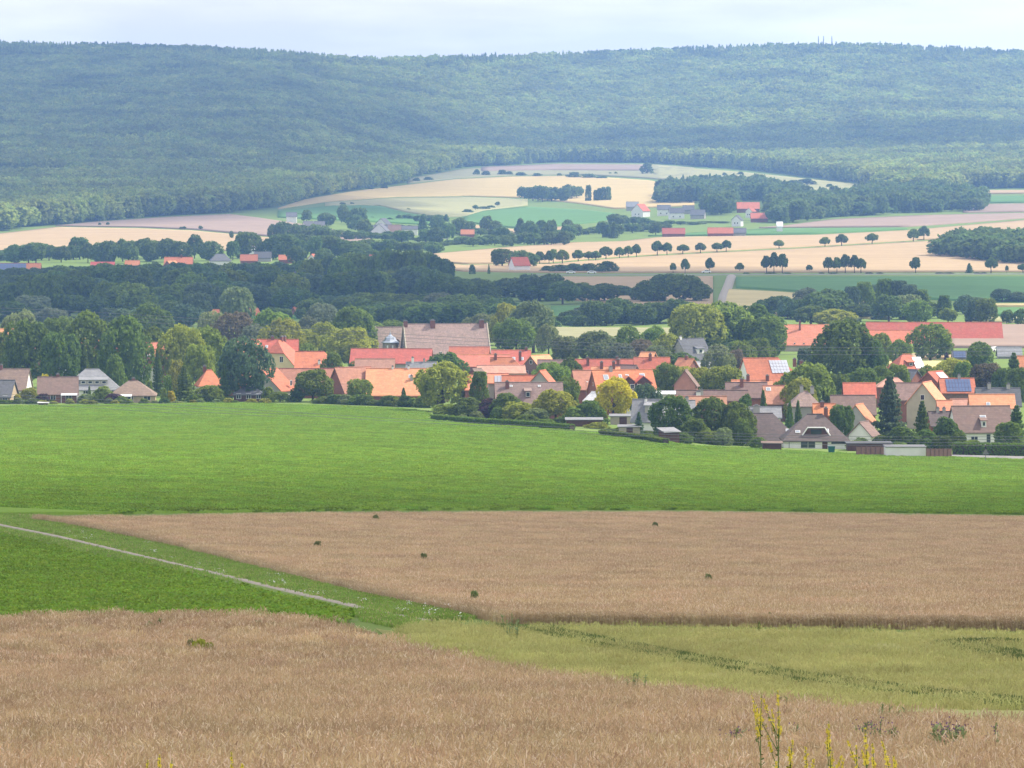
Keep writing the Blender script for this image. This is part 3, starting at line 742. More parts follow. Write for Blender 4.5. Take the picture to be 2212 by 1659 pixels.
def tree_at(X, Y, h, w, kind, tone, label=None, group=None, lod=None, parts=True, var=None, name=None, zg=None):
    z = gz(X, Y) if zg is None else zg
    pxw = w / Y * F
    if lod is None: lod = 'hi' if pxw > 34 and Y < 1500 else 'mid' if pxw > 26 else 'lo'
    if var is None: var = random.randrange(5 if kind in ('broad', 'bush', 'lolli') else 3)
    cm, tm = tree_mesh(kind, var, lod)
    rz = random.uniform(0, 6.28)
    if name is None: name = KNAME[kind] if not (kind == 'bush' and Y > 1500) else 'field_shrub'
    root = empty(name, (X, Y, z - .05), rz); root.scale = (w, w, h)
    c = link('crown' if kind != 'bush' else 'foliage', cm, root)
    c.material_slots[0].link = 'OBJECT'; c.material_slots[0].material = LEAF[tone]
    link('trunk' if kind != 'bush' else 'stem', tm, root)
    tag(root, label, KCAT[kind], group)
    TREE_LIST.append((root, X, Y, kind, tone, h, w))
    return root
def T(x, ytop, wpx, d, kind='broad', tone='mid', label=None, group=None, **k):
    top = P(x, ytop, d); X = top.x
    zg = gz(X, d); h = max(.12, top.z - zg); w = wpx / F * d
    if kind == 'broad' and d < 1500: w = max(w, .66 * h)
    return tree_at(X, d, h, w, kind, tone, label, group, **k)

# ------------------------------------------------------------------ houses
HOUSES = []
def H(short, label, cx, yr, d, Lp, Rp, rz=0, roof='orange', wall='brick', ends='gg', pitch=42, cat='house', name='village_house', W=None, group=None,
      chim=(), sky=(), solar=(), dorm=(), fw=(), gl=(), gr=(), nwin=0, door=None, minwall=2.0, over=.4, verge=False, extra=None, wallh=None):
    s = d / F; rzr = math.radians(rz)
    Lm, R = Lp * s, Rp * s
    W = 2 * R / math.tan(math.radians(pitch)) if W is None else W
    top = P(cx, yr, d); X = top.x
    g = gz(X, d)
    wh = top.z - R - g
    if wallh is not None: wh = wallh
    if wh < minwall: wh = minwall
    base_z = top.z - R - wh
    root = empty(name, (X, d, base_z), rzr)
    hl, hw = Lm / 2, W / 2
    og = .3
    def end(c):
        return {'g': (0.0, 0.0), 'h': (min(hw * .95, hl * .9), 0.0), 'k': (hw * .42, .55)}[c]
    (il, kl), (ir, kr) = end(ends[0]), end(ends[1])
    # walls
    m = MB()
    bot = -1.2
    def gable(x, ins, k):
        if ins == 0: return [(x, -hw, wh), (x, 0, wh + R), (x, hw, wh)]
        if k > 0: return [(x, -hw, wh), (x, -hw * (1-k), wh + k*R), (x, hw * (1-k), wh + k*R), (x, hw, wh)]
        return [(x, -hw, wh), (x, hw, wh)]
    m.poly([(-hl, -hw, bot), (hl, -hw, bot), (hl, -hw, wh), (-hl, -hw, wh)])
    m.poly([(hl, hw, bot), (-hl, hw, bot), (-hl, hw, wh), (hl, hw, wh)])
    gl_p = gable(-hl, il, kl); gr_p = gable(hl, ir, kr)
    m.poly([(-hl, hw, bot), (-hl, -hw, bot)] + gl_p)
    m.poly([(hl, -hw, bot), (hl, hw, bot)] + gr_p[::-1])
    m.build('wall', WALL[wall], root)
    # roof
    ow = over; eh = hw + ow; ez = wh - R * ow / hw; rzz = wh + R + .12; ez += .12
    xl, xr = -(hl + og), hl + og
    def rake(x, k, sgn): return (x, sgn * eh * (1 - k), ez + k * (rzz - ez))
    rl, rr_ = (xl + (il if il else 0), 0, rzz), (xr - (ir if ir else 0), 0, rzz)
    faces = []
    for sgn in (-1, 1):
        pl = [(xl, sgn*eh, ez), (xr, sgn*eh, ez)]
        if ir and kr: pl.append(rake(xr, kr, sgn))
        pl.append(rr_); pl.append(rl)
        if il and kl: pl.append(rake(xl, kl, sgn))
        faces.append(pl if sgn < 0 else pl[::-1])
    if il: faces.append([rake(xl, kl, 1) , rake(xl, kl, -1), rl])
    if ir: faces.append([rake(xr, kr, -1), rake(xr, kr, 1), rr_])
    m = MB(); th = .2
    for f in faces:
        m.poly(f); m.poly([(a, b, c - th) for a, b, c in f][::-1])
    # edge strips
    edges = {}
    for f in faces:
        for a, b in zip(f, f[1:] + f[:1]):
            k = tuple(sorted([tuple(round(v, 4) for v in a), tuple(round(v, 4) for v in b)])); edges.setdefault(k, []).append((a, b))
    for k, e in edges.items():
        if len(e) == 1:
            a, b = e[0]; m.poly([a, (a[0], a[1], a[2]-th), (b[0], b[1], b[2]-th), b])
    ro = m.build('roof', ROOF[roof], root)
    # ridge cap
    m = MB(); m.tube([rl, rr_], .13, 6); m.build('ridge_cap', ROOF[roof], ro)
    if verge:
        for x in ((xl, -1), (xr, 1)):
            m = MB()
            for sgn in (-1, 1):
                m.obox((x[0] - .16, sgn*eh, ez + .02), (.32, 0, 0), (0, -sgn*eh, rzz - ez), (0, 0, .22))
            m.build('verge_coping', WALL['beige'], ro)
    def slope(u, v, off=0.0):       # u along ridge -.5.. .5, v 0 ridge .. 1 front eave
        n = Vector((0, -(rzz - ez), eh)).normalized()
        return Vector((u * Lm, -eh * v, rzz - (rzz - ez) * v)) + n * off
    sd = (slope(0, 1) - slope(0, 0)).normalized(); nrm = Vector((0, -(rzz - ez), eh)).normalized()
    for c in chim:
        u, v, h = c[:3]; wdt = c[3] if len(c) > 3 else .6
        p = Vector((u * Lm, -eh * v, rzz - (rzz - ez) * abs(v)))
        m = MB(); m.box(p.x - wdt*.6, p.x + wdt*.6, p.y - wdt/2, p.y + wdt/2, p.z - .6, p.z + h)
        co = m.build('chimney', BRICKC if not (len(c) > 4) else WALL[c[4]], ro)
        m = MB(); m.box(p.x - wdt*.7, p.x + wdt*.7, p.y - wdt*.6, p.y + wdt*.6, p.z + h, p.z + h + .12); m.box(p.x - wdt*.35, p.x + wdt*.35, p.y - wdt*.3, p.y + wdt*.3, p.z + h + .12, p.z + h + .35)
        m.build('chimney_cap', CAPM, ro)
    def panel(nm, u, v, w, ln, mt, parent, fr=True, th=.07, off=.0):
        c = slope(u, v, .02 + off); o = c - Vector((w/2, 0, 0)) - sd * (ln/2)
        m = MB(); m.obox(o, (w, 0, 0), sd * ln, nrm * th); f = m.build(nm, mt if not fr else FRAME, parent)
        if fr:
            m = MB(); o2 = c - Vector((w/2 - .09, 0, 0)) - sd * (ln/2 - .09) + nrm * th
            m.obox(o2, (w - .18, 0, 0), sd * (ln - .18), nrm * .02); m.build('pane', mt, f)
    for q in sky: panel('skylight', q[0], q[1], q[2] if len(q) > 2 else 1.0, q[3] if len(q) > 3 else 1.3, SKYG, ro)
    for (u0, u1, v0, v1, nx, ny, mt) in solar:
        sl = (slope(0, 1) - slope(0, 0)).length; w = (u1 - u0) * Lm / nx; ln = (v1 - v0) * sl / ny
        for i in range(nx):
            for j in range(ny):
                panel('solar_panel', u0 + (u1-u0) * (i+.5)/nx, v0 + (v1-v0) * (j+.5)/ny, w - .06, ln - .06, mt, ro, fr=False, th=.05, off=.06)
    def window(origin, ax, up, nn, w, h, parent):
        o, ax, up, nn = Vector(origin), Vector(ax), Vector(up), Vector(nn)
        m = MB(); m.obox(o - ax*(w/2) - nn*.05, ax*w, nn*.10, up*h); f = m.build('window', FRAME, parent)
        m = MB()
        k = 2 if w > .9 else 1
        for i in range(k):
            a0 = -w/2 + .07 + i * (w - .07) / k; ww = (w - .07) / k - .07
            m.obox(o + ax*a0 + up*.07 + nn*.05, ax*ww, nn*.015, up*(h - .14))
        m.build('pane', GLASS, f)
    fw = list(fw) + [((i + .5) / nwin - .5, .9, 1.1, 1.25) for i in range(nwin)]
    for (u, z0, w, h) in fw: window((u * Lm, -hw, z0), (1, 0, 0), (0, 0, 1), (0, -1, 0), w, h, root)
    for (u, z0, w, h) in gl: window((-hl, -u * W, z0), (0, -1, 0), (0, 0, 1), (-1, 0, 0), w, h, root)
    for (u, z0, w, h) in gr: window((hl, u * W, z0), (0, 1, 0), (0, 0, 1), (1, 0, 0), w, h, root)
    if door is not None:
        m = MB(); m.box(door*Lm - .5, door*Lm + .5, -hw - .06, -hw + .05, 0, 2.1); dd = m.build('door', WALL['wood'], root)
        m = MB(); m.box(door*Lm + .34, door*Lm + .42, -hw - .12, -hw - .06, .95, 1.1); m.build('handle', METAL, dd)
    for q in dorm:      # u, v, width, height, kind
        u, v, w, h, kd = q[:5]; wm = q[5] if len(q) > 5 else wall
        p = slope(u, v); yb = p.y; zt = p.z + h
        yback = -(rzz - min(zt, rzz - .1)) / (rzz - ez) * eh
        m = MB()
        m.solid([(p.x-w/2, yb, p.z-.05), (p.x+w/2, yb, p.z-.05), (p.x+w/2, yb, zt), (p.x-w/2, yb, zt), (p.x-w/2, yback, zt), (p.x+w/2, yback, zt)], [(0,1,2,3), (0,3,4), (1,5,2)])
        dmo = m.build('dormer', WALL[wm], ro)
        m = MB(); o = .25
        if kd == 'shed':
            zb = zt + .5; yb2 = -(rzz - min(zb, rzz - .05)) / (rzz - ez) * eh
            m.solid([(p.x-w/2-o, yb-o, zt), (p.x+w/2+o, yb-o, zt), (p.x+w/2+o, yb2, zb), (p.x-w/2-o, yb2, zb), (p.x-w/2-o, yb-o, zt+.14), (p.x+w/2+o, yb-o, zt+.14), (p.x+w/2+o, yb2, zb+.14), (p.x-w/2-o, yb2, zb+.14)],
                    [(0,3,2,1),(4,5,6,7),(0,1,5,4),(1,2,6,5),(2,3,7,6),(3,0,4,7)])
        else:
            zp = zt + w * .42; ybp = -(rzz - min(zp, rzz - .05)) / (rzz - ez) * eh
            for sg in (-1, 1):
                xe = p.x + sg * (w/2 + o)
                m.solid([(xe, yb-o, zt-.1), (p.x, yb-o, zp), (p.x, ybp, zp), (xe, yback, zt-.1), (xe, yb-o, zt+.05), (p.x, yb-o, zp+.15), (p.x, ybp, zp+.15), (xe, yback, zt+.05)],
                        [(0,1,2,3),(4,7,6,5),(0,4,5,1),(3,2,6,7),(0,3,7,4)])
            m2 = MB(); m2.poly([(p.x-w/2, yb, zt), (p.x+w/2, yb, zt), (p.x, yb, zp - .05)]); m2.build('dormer_gable', WALL[wm], ro)
        m.build('dormer_roof', ROOF[roof], ro)
        nwd = max(1, int(w / 1.6))
        for i in range(nwd):
            xx = p.x + ((i + .5) / nwd - .5) * w
            ww = min(1.0, w / nwd - .25)
            if ww > .2:
                m = MB(); m.box(xx - ww/2, xx + ww/2, yb - .05, yb + .03, p.z + .2, zt - .15); m.build('dormer_window_frame', FRAME, ro)
                m = MB(); m.box(xx - ww/2 + .08, xx + ww/2 - .08, yb - .07, yb - .05, p.z + .28, zt - .23); m.build('pane', GLASS, ro)
    tag(root, label, cat, group)
    HOUSES.append((short, X, d, Lm, root))
    if extra: extra(root, Lm, W, wh, R, hl, hw, ro)
    return root
# ------------------------------------------------------------------ village, front row from the left
def awning(x0, x1, z, dep=2.2):
    def f(root, Lm, W, wh, R, hl, hw, ro):
        m = MB(); m.solid([(x0*Lm, -hw-dep, z-.35), (x1*Lm, -hw-dep, z-.35), (x1*Lm, -hw, z), (x0*Lm, -hw, z), (x0*Lm, -hw-dep, z-.27), (x1*Lm, -hw-dep, z-.27), (x1*Lm, -hw, z+.08), (x0*Lm, -hw, z+.08)],
            [(0,3,2,1),(4,5,6,7),(0,1,5,4),(1,2,6,5),(2,3,7,6),(3,0,4,7)]); m.build('terrace_roof', ROOF['white'], root)
        for u in (x0 + .01, x1 - .01):
            m = MB(); m.tube([(u*Lm, -hw-dep+.15, -.5), (u*Lm, -hw-dep+.15, z-.3)], .06); m.build('terrace_post', FRAME, root)
    return f
H('the long dark brown roof at the village edge', 'house with long dark brown roof and a small front gable at the village edge', 12, 797.5, 1078, 100, 41, -4, 'brown', 'white', gr=[(0,1,1,1.2)], chim=[(-.1,0,.8)])
H('the low grey roofed house', 'low house with plain grey roof and tan gable wall beside a yellow bush', -2, 822, 1046, 66, 32, -8, 'slate', 'tan', nwin=3, gr=[(0,.9,1,1.1)])
H('the brown roofed brick bungalow', 'brick bungalow with dark brown gable roof and white terrace awning', 125, 815, 1052, 84, 33, 5, 'brown', 'brick', chim=[(0,-.05,.7)], fw=[(-.33,.8,1.2,1.2),(-.12,.8,1.2,1.2),(.28,.6,1.4,1.5)], gl=[(0,2.6,1,1)], extra=awning(.08,.5,2.2))
H('the big light grey hipped roof', 'large house with light grey hipped roof and wide shed dormer', 199, 798, 1092, 122, 40, 6, 'grey', 'white', 'hh', dorm=[(.02,.74,6.4,1.0,'shed','grey')], nwin=4, pitch=38)
H('the hip roofed tan bungalow', 'tan brick bungalow under a brown hipped roof with small flue', 288, 823, 1053, 96, 28, 3, 'brown', 'tan', 'hh', pitch=33, chim=[(0,-.05,.6)], fw=[(.32,.8,1.6,1.1),(-.05,.5,1.2,1.6),(-.35,.8,1.2,1.1)], extra=awning(-.35,-.02,2.1))
H('the orange hipped cottage', 'small cottage with orange hipped roof and white walls among conifers', 452, 800, 1085, 52, 30, 12, 'red', 'white', 'hh', pitch=45, chim=[(-.2,0,.8)], nwin=2)
H('the orange roofed shed row', 'low outbuilding with orange tile roof beside the orange cottage', 508, 804, 1090, 66, 22, 2, 'orange', 'brick', nwin=2)
H('the open garden pavilion', 'dark roofed open timber pavilion at the edge of the beet field', 537, 838, 1058, 64, 12, 3, 'slate', 'wood', 'hh', cat='pavilion', pitch=30, nwin=3)
H('the grey gabled farmhouse', 'farmhouse with grey rendered gable and bright red roof slope', 582, 798, 1078, 62, 42, 62, 'red', 'grey', fw=[(.2,3.0,.9,1.3)], gl=[(0,3.2,.9,1.4),(.2,.8,1,1.4)], chim=[(.3,.0,.8)])
H('the weathered brick barn', 'long weathered rust tiled barn with brick walls joined to the farmhouse', 672, 797, 1084, 134, 45, 0, 'rust', 'brick', cat='barn', name='barn', pitch=46)
H('the brown tiled barn wing', 'steep brown tiled barn wing beside the bright orange barn', 762, 794, 1072, 82, 50, 28, 'rust', 'brick', cat='barn', name='barn', pitch=47)
H('the bright orange barn', 'large bright orange tiled barn roof with white vents near the hedge', 862, 797, 1072, 138, 52, 0, 'orange', 'brick', cat='barn', name='barn', pitch=42, sky=[(.18,.3,.8,1.0)], chim=[(.15,.0,.5,.4,'white'),(-.1,.0,.4,.4,'white'),(.2,.42,.9,.5,'grey')])
# cream villa: main house and half-hipped cross gable
H('the cream villa', 'cream villa with red half-hipped gable, dark barge boards and arched windows', 606, 737, 1178, 62, 52, 68, 'red', 'cream', 'kk', pitch=47, gl=[(-.17,5.2,1.0,1.5),(.17,5.2,1.0,1.5),(-.17,2,1,1.5),(.17,2,1,1.5)], chim=[(.1,0,.9),(.35,0,.9)])
H('the red main wing of the villa', 'red tiled rear wing standing behind the cream villa', 604, 734, 1192, 78, 40, 0, 'red', 'cream', cat='house', pitch=45, chim=[(-.2,-.02,.8),(.1,-.02,.8)], sky=[(-.35,.35,.7,.9)])
H('the red hipped barn', 'red hip roofed barn beside the cream villa', 686, 760, 1152, 92, 33, 0, 'red', 'brick', 'gh', cat='barn', name='barn', chim=[(.05,.7,.7,.5,'white')])
H('the long dark red barn', 'long dark red roofed barn in front of the stone manor', 846, 754, 1250, 172, 28, -4, 'dkred', 'grey', cat='barn', name='barn', pitch=38)
H('the short dark red barn', 'short dark red barn roof tucked against the stone manor', 1014, 750, 1272, 84, 22, -4, 'dkred', 'brick', cat='barn', name='barn', pitch=38)
H('the low pink tiled lean-to', 'low pink tiled lean-to roofs between the red barn and the orange barn', 810, 776, 1140, 82, 16, 0, 'pink', 'grey', cat='shed', name='outbuilding')
H('the grey flat workshop', 'low grey sheet roofed workshop behind the bright orange barn', 910, 783, 1120, 62, 10, 0, 'grey', 'grey', cat='shed', name='outbuilding', chim=[(-.3,0,1.0,.5,'white'),(.1,0,.6,.4,'grey')])
# manor
def manor_x(root, Lm, W, wh, R, hl, hw, ro):
    for u in (-.16, -.10):
        for z in (4.2, 6.6):
            pass
H('the stone manor', 'huge old manor roof of weathered grey brown tiles with brick chimneys', 962, 700, 1335, 178, 60, 9, 'greybrown', 'stone', cat='manor', name='manor_house', pitch=50, verge=True,
  chim=[(-.16,.08,1.6,1.1),(.44,.08,1.6,1.1),(-.49,.05,1.2,.9)], gl=[(-.1,6.2,.5,1),(.1,6.2,.5,1),(-.2,3.6,.6,1),(.2,3.6,.6,1),(0,8.5,.4,.8)], fw=[(.1,.8,1,1.5),(.25,.8,1,1.5),(-.1,.8,1,1.5)])
H('the manor wing', 'lower wing of the manor with steep stone gable and arched dormer', 842, 707, 1347, 58, 44, 9, 'greybrown', 'stone', cat='manor', name='manor_wing', pitch=56, verge=True, gl=[(0,5,.5,1),(.15,2.5,.6,1)], dorm=[(.22,.86,1.3,1.6,'gable','brown')])
def tower():
    d = 1341; c = P(844, 738, d); g = gz(c.x, d); root = empty('stair_tower', (c.x, d - 4.5, g))
    z = c.z - g; r = 2.2
    m = MB(); m.tube([(0,0,-1),(0,0,z)], r, 8, cap=False); m.build('wall', WALL['stone'], root)
    m = MB(); m.tube([(0,0,z-.1),(0,0,z),(0,0,z+.35),(0,0,z+.8),(0,0,z+1.4),(0,0,z+1.7),(0,0,z+2.1),(0,0,z+3.0)], [r+.45,r+.5,r*.95,r*.78,r*.66,r*.4,r*.16,.03], 8); m.build('onion_cap', LEAD, root)
    m = MB(); m.tube([(0,0,z+2.9),(0,0,z+3.6)], .05, 6); m.build('finial', LEAD, root)
    for an in (-.35, .35):
        m = MB(); m.box(-.2, .2, -.06, .06, z-1.9, z-.8); w = m.build('window', FRAME, root); w.rotation_euler = (0, 0, an); w.location = (math.sin(an)*r*.97, -math.cos(an)*r*.97, 0)
    tag(root, 'small stone stair tower with blue grey bell shaped lead cap', 'tower')
tower()
# centre of the village
H('the long orange barn', 'long pale orange barn roof below the manor', 1042, 767, 1212, 116, 22, 0, 'orange', 'brick', cat='barn', name='barn', pitch=36)
H('the red house with twin skylights', 'red tiled house with two white skylights beside the orange barn', 1104, 757, 1242, 82, 30, 0, 'red', 'brick', sky=[(.05,.55,1.2,1.2),(.27,.55,1.2,1.2)], chim=[(.4,0,.7)], pitch=38)
H('the salmon roofed house', 'salmon tiled house with two brick chimneys in the village centre', 1100, 773, 1192, 78, 32, 0, 'red', 'brick', 'gh', chim=[(-.38,.1,1.2),(.3,.1,1.8)], pitch=40)
H('the brick gabled house', 'narrow house with brown brick gable and orange roof side', 1166, 768, 1192, 62, 36, 52, 'orange', 'brown', gl=[(0,4.2,.8,1),(-.15,1.5,.8,1),(.15,1.5,.8,1)], pitch=45)
H('the dull brown cottage roof', 'cottage with dull brown tiled roof and small dormer', 1196, 778, 1172, 66, 24, 0, 'brown', 'brick', sky=[(.1,.6)])
H('the long red terrace', 'long red tiled terrace roof with tall brick chimney', 1316, 777, 1165, 172, 30, 0, 'red', 'brick', 'gg', chim=[(-.27,.35,1.8),(.1,0,.6)], pitch=40)
H('the small orange roof', 'small orange roof with brick chimneys above the large red farmhouse', 1308, 793, 1105, 58, 12, 0, 'orange', 'brick', chim=[(-.15,.2,1.4),(.3,.2,1.4)], cat='shed', name='outbuilding')
H('the brown cross roof', 'brown tiled cross roof between the red terrace and red farmhouse', 1350, 789, 1110, 54, 14, -30, 'brown', 'brick', cat='shed', name='outbuilding', chim=[(-.3,0,1.2)])
H('the red roofed house at the big trees', 'red tiled house with tall chimney left of the dark slate roof', 1408, 773, 1125, 74, 30, 0, 'red', 'brick', chim=[(-.05,.15,1.3)], gr=[(0,2,.8,1)])
H('the orange peak roof', 'little bright orange roof peeking over the red tiled house', 1400, 761, 1185, 30, 14, -25, 'orange', 'brick')
H('the dark slate roof', 'tall dark slate roofed house with white dormer beneath big trees', 1492, 732, 1238, 66, 48, 35, 'slate', 'grey', pitch=50, dorm=[(.1,.62,2.2,1.3,'shed','white')], chim=[(-.42,0,.6,.5,'white')])
H('the white sheet lean-to', 'low building with white sheet roof in front of the slate house', 1514, 782, 1195, 38, 9, -20, 'white', 'grey', cat='shed', name='outbuilding')
H('the orange roofed annexe', 'small orange roofed annexe with chimney below the slate house', 1482, 775, 1175, 36, 20, -35, 'orange', 'brick', chim=[(.05,.05,.7)])
H('the glossy panel villa', 'red hipped villa with a glaring white solar panel field and two chimneys', 1668, 774, 1085, 128, 52, 14, 'red', 'white', 'gh', pitch=43, solar=[(-.08,.24,.10,.58,6,4,SOLARW)], chim=[(.36,.25,1.2),(.47,.32,1.2)], sky=[(.12,.80,1.2,1.4),(.36,.80,1.2,1.4)], gl=[(0,4,1,1.2),(.2,1,1,1.2)], nwin=4)
H('the pink gable', 'narrow pink rendered gable with brown roof edge between trees', 1482, 800, 1025, 40, 30, 80, 'brown', 'pink', pitch=52)
H('the large red farmhouse', 'large red roofed farmhouse with four skylights and twin balcony dormers', 1344, 800, 1000, 130, 47, 14, 'red', 'brick', pitch=46, sky=[(-.31,.30,1.1,1.4),(-.06,.28,.7,1.2),(.06,.28,.7,1.2),(.32,.26,1.1,1.4)], dorm=[(.02,.82,3.6,1.4,'gable','wood'),(.28,.82,3.6,1.4,'gable','wood')], gl=[(-.1,3.6,.6,1.2),(.12,3.6,.6,1.2),(0,6.2,.5,.8)], chim=[(-.2,.02,.7,.6,'grey')])
H('the rear wing of the red farmhouse', 'dull red rear wing joined to the large red farmhouse', 1264, 801, 1016, 52, 36, 12, 'rust', 'brick', pitch=46)
H('the white flat annexe', 'long low white annexe with flat light roof below the red farmhouse', 1412, 846, 988, 116, 4, 0, 'white', 'white', cat='annexe', name='annexe', pitch=10)
H('the red annexe door', 'small dark red lean-to with white verge at the farmhouse gable', 1288, 848, 968, 34, 16, -60, 'white', 'brick', cat='shed', name='outbuilding', pitch=40)
H('the mossy brown house', 'house with mottled brown roof, narrow dormer and tall chimney behind bushes', 1142, 827, 962, 142, 40, 2, 'greybrown', 'brick', pitch=42, chim=[(-.33,.25,1.2)], dorm=[(-.02,.72,1.1,1.3,'shed','brown')], sky=[(.18,.78,.8,1.1),(-.27,.18,.6,.5),(.16,.18,.6,.5)])
H('the bright red barn', 'bright red roofed barn with grey cross gable behind the mottled roof', 1122, 812, 1002, 72, 20, 0, 'red', 'brick', cat='barn', name='barn')
H('the grey cross gable', 'grey rendered gable with red roof behind the mottled brown house', 1172, 801, 998, 40, 28, 72, 'red', 'grey', gl=[(-.2,4.2,.5,.9),(.2,4.2,.5,.9)], pitch=48)
H('the small orange shed', 'small orange roofed shed beside the dense dark thuja', 1020, 812, 1000, 38, 26, 8, 'orange', 'brick', cat='shed', name='outbuilding')
H('the panel shed', 'shed with pale tile roof and a row of solar panels', 1076, 808, 1010, 40, 16, 0, 'orange', 'grey', cat='shed', name='outbuilding', solar=[(-.2,.45,.25,.95,4,1,SOLARW)])
H('the pink tiled barn', 'pink tiled barn with grey wall and small brick gable', 1082, 790, 1085, 100, 14, 6, 'pink', 'grey', cat='barn', name='barn', pitch=32)
H('the little brick gable', 'little dark brick gable in front of the pink tiled barn', 1030, 797, 1070, 34, 16, 60, 'brown', 'brick', cat='shed', name='outbuilding')
H('the brown terrace roof', 'long grey brown terrace roof below the glossy panel villa', 1538, 844, 980, 150, 18, 0, 'brown', 'brick', chim=[(-.15,.4,.9,.5,'grey'),(-.2,.4,.5,.8,'white')])
H('the dull red terrace', 'dull reddish brown lower terrace roof in front of the grey brown one', 1508, 857, 960, 118, 17, 0, 'rust', 'brick')
H('the grey block roof', 'plain grey brown roof with brick chimney and orange ridge', 1612, 827, 1000, 86, 28, 0, 'brown', 'brick', chim=[(-.12,.25,1.5)])
H('the orange strip roof', 'thin orange roof strip between the villa and the grey brown block', 1624, 822, 1025, 84, 12, 0, 'orange', 'brick', chim=[(-.1,0,1.0),(.4,0,.9)])
H('the brick side house', 'brownish house with orange side roof at the large round tree', 1672, 834, 985, 44, 34, 4, 'rust', 'brown', sky=[(-.3,.2,1,1)])
H('the slate dormer house', 'slate roofed house with white verge and slate dormer beside the small spruce', 1402, 864, 915, 66, 42, -8, 'grey', 'white', pitch=48, dorm=[(.12,.6,2.6,1.4,'shed','grey')], chim=[(-.1,.1,.5,.4,'white')], gl=[(0,2,1,1.2)])
H('the low grey roof', 'low grey tiled roof with dark chimney behind the dark trees', 1460, 866, 925, 78, 28, 0, 'grey', 'grey', chim=[(.3,.15,1.0,.6,'grey')])
H('the grey bungalow', 'grey tiled bungalow with dark chimney block behind the big front bungalow', 1640, 880, 905, 90, 18, 0, 'grey', 'white', chim=[(-.07,.4,1.0,1.0,'grey')])
# front bungalow with long rear wing
def bung(root, Lm, W, wh, R, hl, hw, ro):
    m = MB(); m.box(.36*Lm-1.6, .36*Lm+1.6, -hw-.05, -hw+.05, 1.2, 1.75); m.build('garage_window', GLASS, root)
    p = [(-2.9, -hw*.93), (2.9, -hw*.93)]
    m = MB(); z0 = wh + .25; z1 = wh + 2.2; yb = -hw * .80
    m.solid([(-2.6, yb, z0), (2.6, yb, z0), (1.5, yb, z1), (-1.5, yb, z1), (-1.4, yb + 2.4, z1), (1.4, yb + 2.4, z1), (2.4, yb+1.2, z0), (-2.4, yb+1.2, z0)], [(0,1,2,3), (3,2,5,4), (1,6,5,2), (0,3,4,7)])
    g = m.build('dormer', WALL['wood'], ro)
    m = MB()
    m.tube([(-3.0, yb-.2, z0-.1), (-1.6, yb-.2, z1), (1.6, yb-.2, z1), (3.0, yb-.2, z0-.1)], .14, 6); m.build('barge_board', FRAME, ro)
    m = MB(); m.box(-1.0, 1.0, yb-.06, yb-.01, z0+.3, z1-.4); m.build('dormer_pane', GLASS, ro)
H('the white front bungalow', 'white bungalow with dark hipped roof and trapezoid dormer facing the beet field', 1760, 896, 876, 140, 50, 0, 'dark', 'white', 'hh', pitch=40, fw=[(-.13,.4,2.8,1.5),(-.42,.3,.25,1.3)], door=.13,
  chim=[(.17,.02,1.2)], sky=[(.17,.62,.7,.9),(-.28,.66,.9,.7)], extra=bung, name='bungalow', cat='bungalow')
H('the rear wing of the front bungalow', 'long dark speckled roof wing reaching left behind the white front bungalow', 1660, 894, 889, 126, 54, 0, 'dark', 'white', 'gh', pitch=38, sky=[(.34,.62,1.4,1.1)], name='bungalow_wing', cat='bungalow')
H('the half timbered grey gable', 'grey gabled house with bright orange verge and dark boards below', 1856, 874, 915, 44, 34, 66, 'orange', 'grey', pitch=50)
H('the white gable fragment', 'pale gable with brown roof half hidden behind the white bungalow', 1866, 912, 893, 42, 26, 62, 'brown', 'white', pitch=45)
H('the small hipped house', 'brown hip roofed house with grey walls behind the rear wing', 1738, 846, 962, 66, 28, 0, 'greybrown', 'grey', 'hh', pitch=36, chim=[(-.1,0,1.0,.6,'grey'),(.25,0,.8,.6,'grey')], nwin=2)
H('the small red roof', 'small bright red roof with brick chimney behind the bungalow', 1780, 873, 932, 44, 20, 0, 'red', 'brick', chim=[(-.1,.2,.8)])
H('the brown barn roof', 'plain brown barn roof left of the tall blue spruce', 1842, 855, 955, 92, 36, 0, 'brown', 'brick', cat='barn', name='barn')
H('the red barn roof by the spruce', 'red tiled roof above the plain brown barn roof', 1856, 828, 1005, 66, 27, 0, 'red', 'brick', cat='barn', name='barn')
H('the pink hip roof', 'pinkish hipped roof behind the top of the blue spruce', 1928, 817, 1050, 66, 16, 0, 'pink', 'brick', 'hh', pitch=32)
H('the tall beige gable', 'tall beige gable house with orange left roof slope beside the spruce', 2002, 826, 965, 70, 42, 70, 'orange', 'beige', pitch=50, gl=[(0,6.0,.9,1.1),(.2,2.4,1.6,1.2),(-.1,2.4,.8,1.2)])
H('the brown rear roof', 'brown tiled roof running left from the tall beige gable', 1960, 828, 985, 66, 32, 0, 'brown', 'brick')
H('the solar farmhouse', 'brick house carrying a blue solar panel array on its red roof', 2066, 818, 1022, 72, 27, 3, 'red', 'brown', solar=[(-.35,.40,.08,.92,8,3,SOLAR)], chim=[(.08,0,.6,.5,'grey')], fw=[(-.05,2,1.3,1.2)], pitch=40)
H('the red gable with white sheet', 'red roofed gable with white roof sheet beside the solar farmhouse', 2020, 803, 1030, 58, 30, 55, 'red', 'brick', solar=[(-.1,.45,.1,.5,1,1,SOLARW)])
H('the dark brick gable', 'dark grey roofed garage with orange brick gable beyond the beige gable', 1962, 799, 1085, 44, 18, -40, 'slate', 'brick', cat='garage', name='garage_building')
H('the dark slate bungalow', 'slate grey roof with white capped chimneys at the village edge on the road', 2155, 839, 985, 92, 34, 0, 'slate', 'white', chim=[(-.2,.0,.8,.6,'grey'),(.25,.0,.7,.6,'grey')])
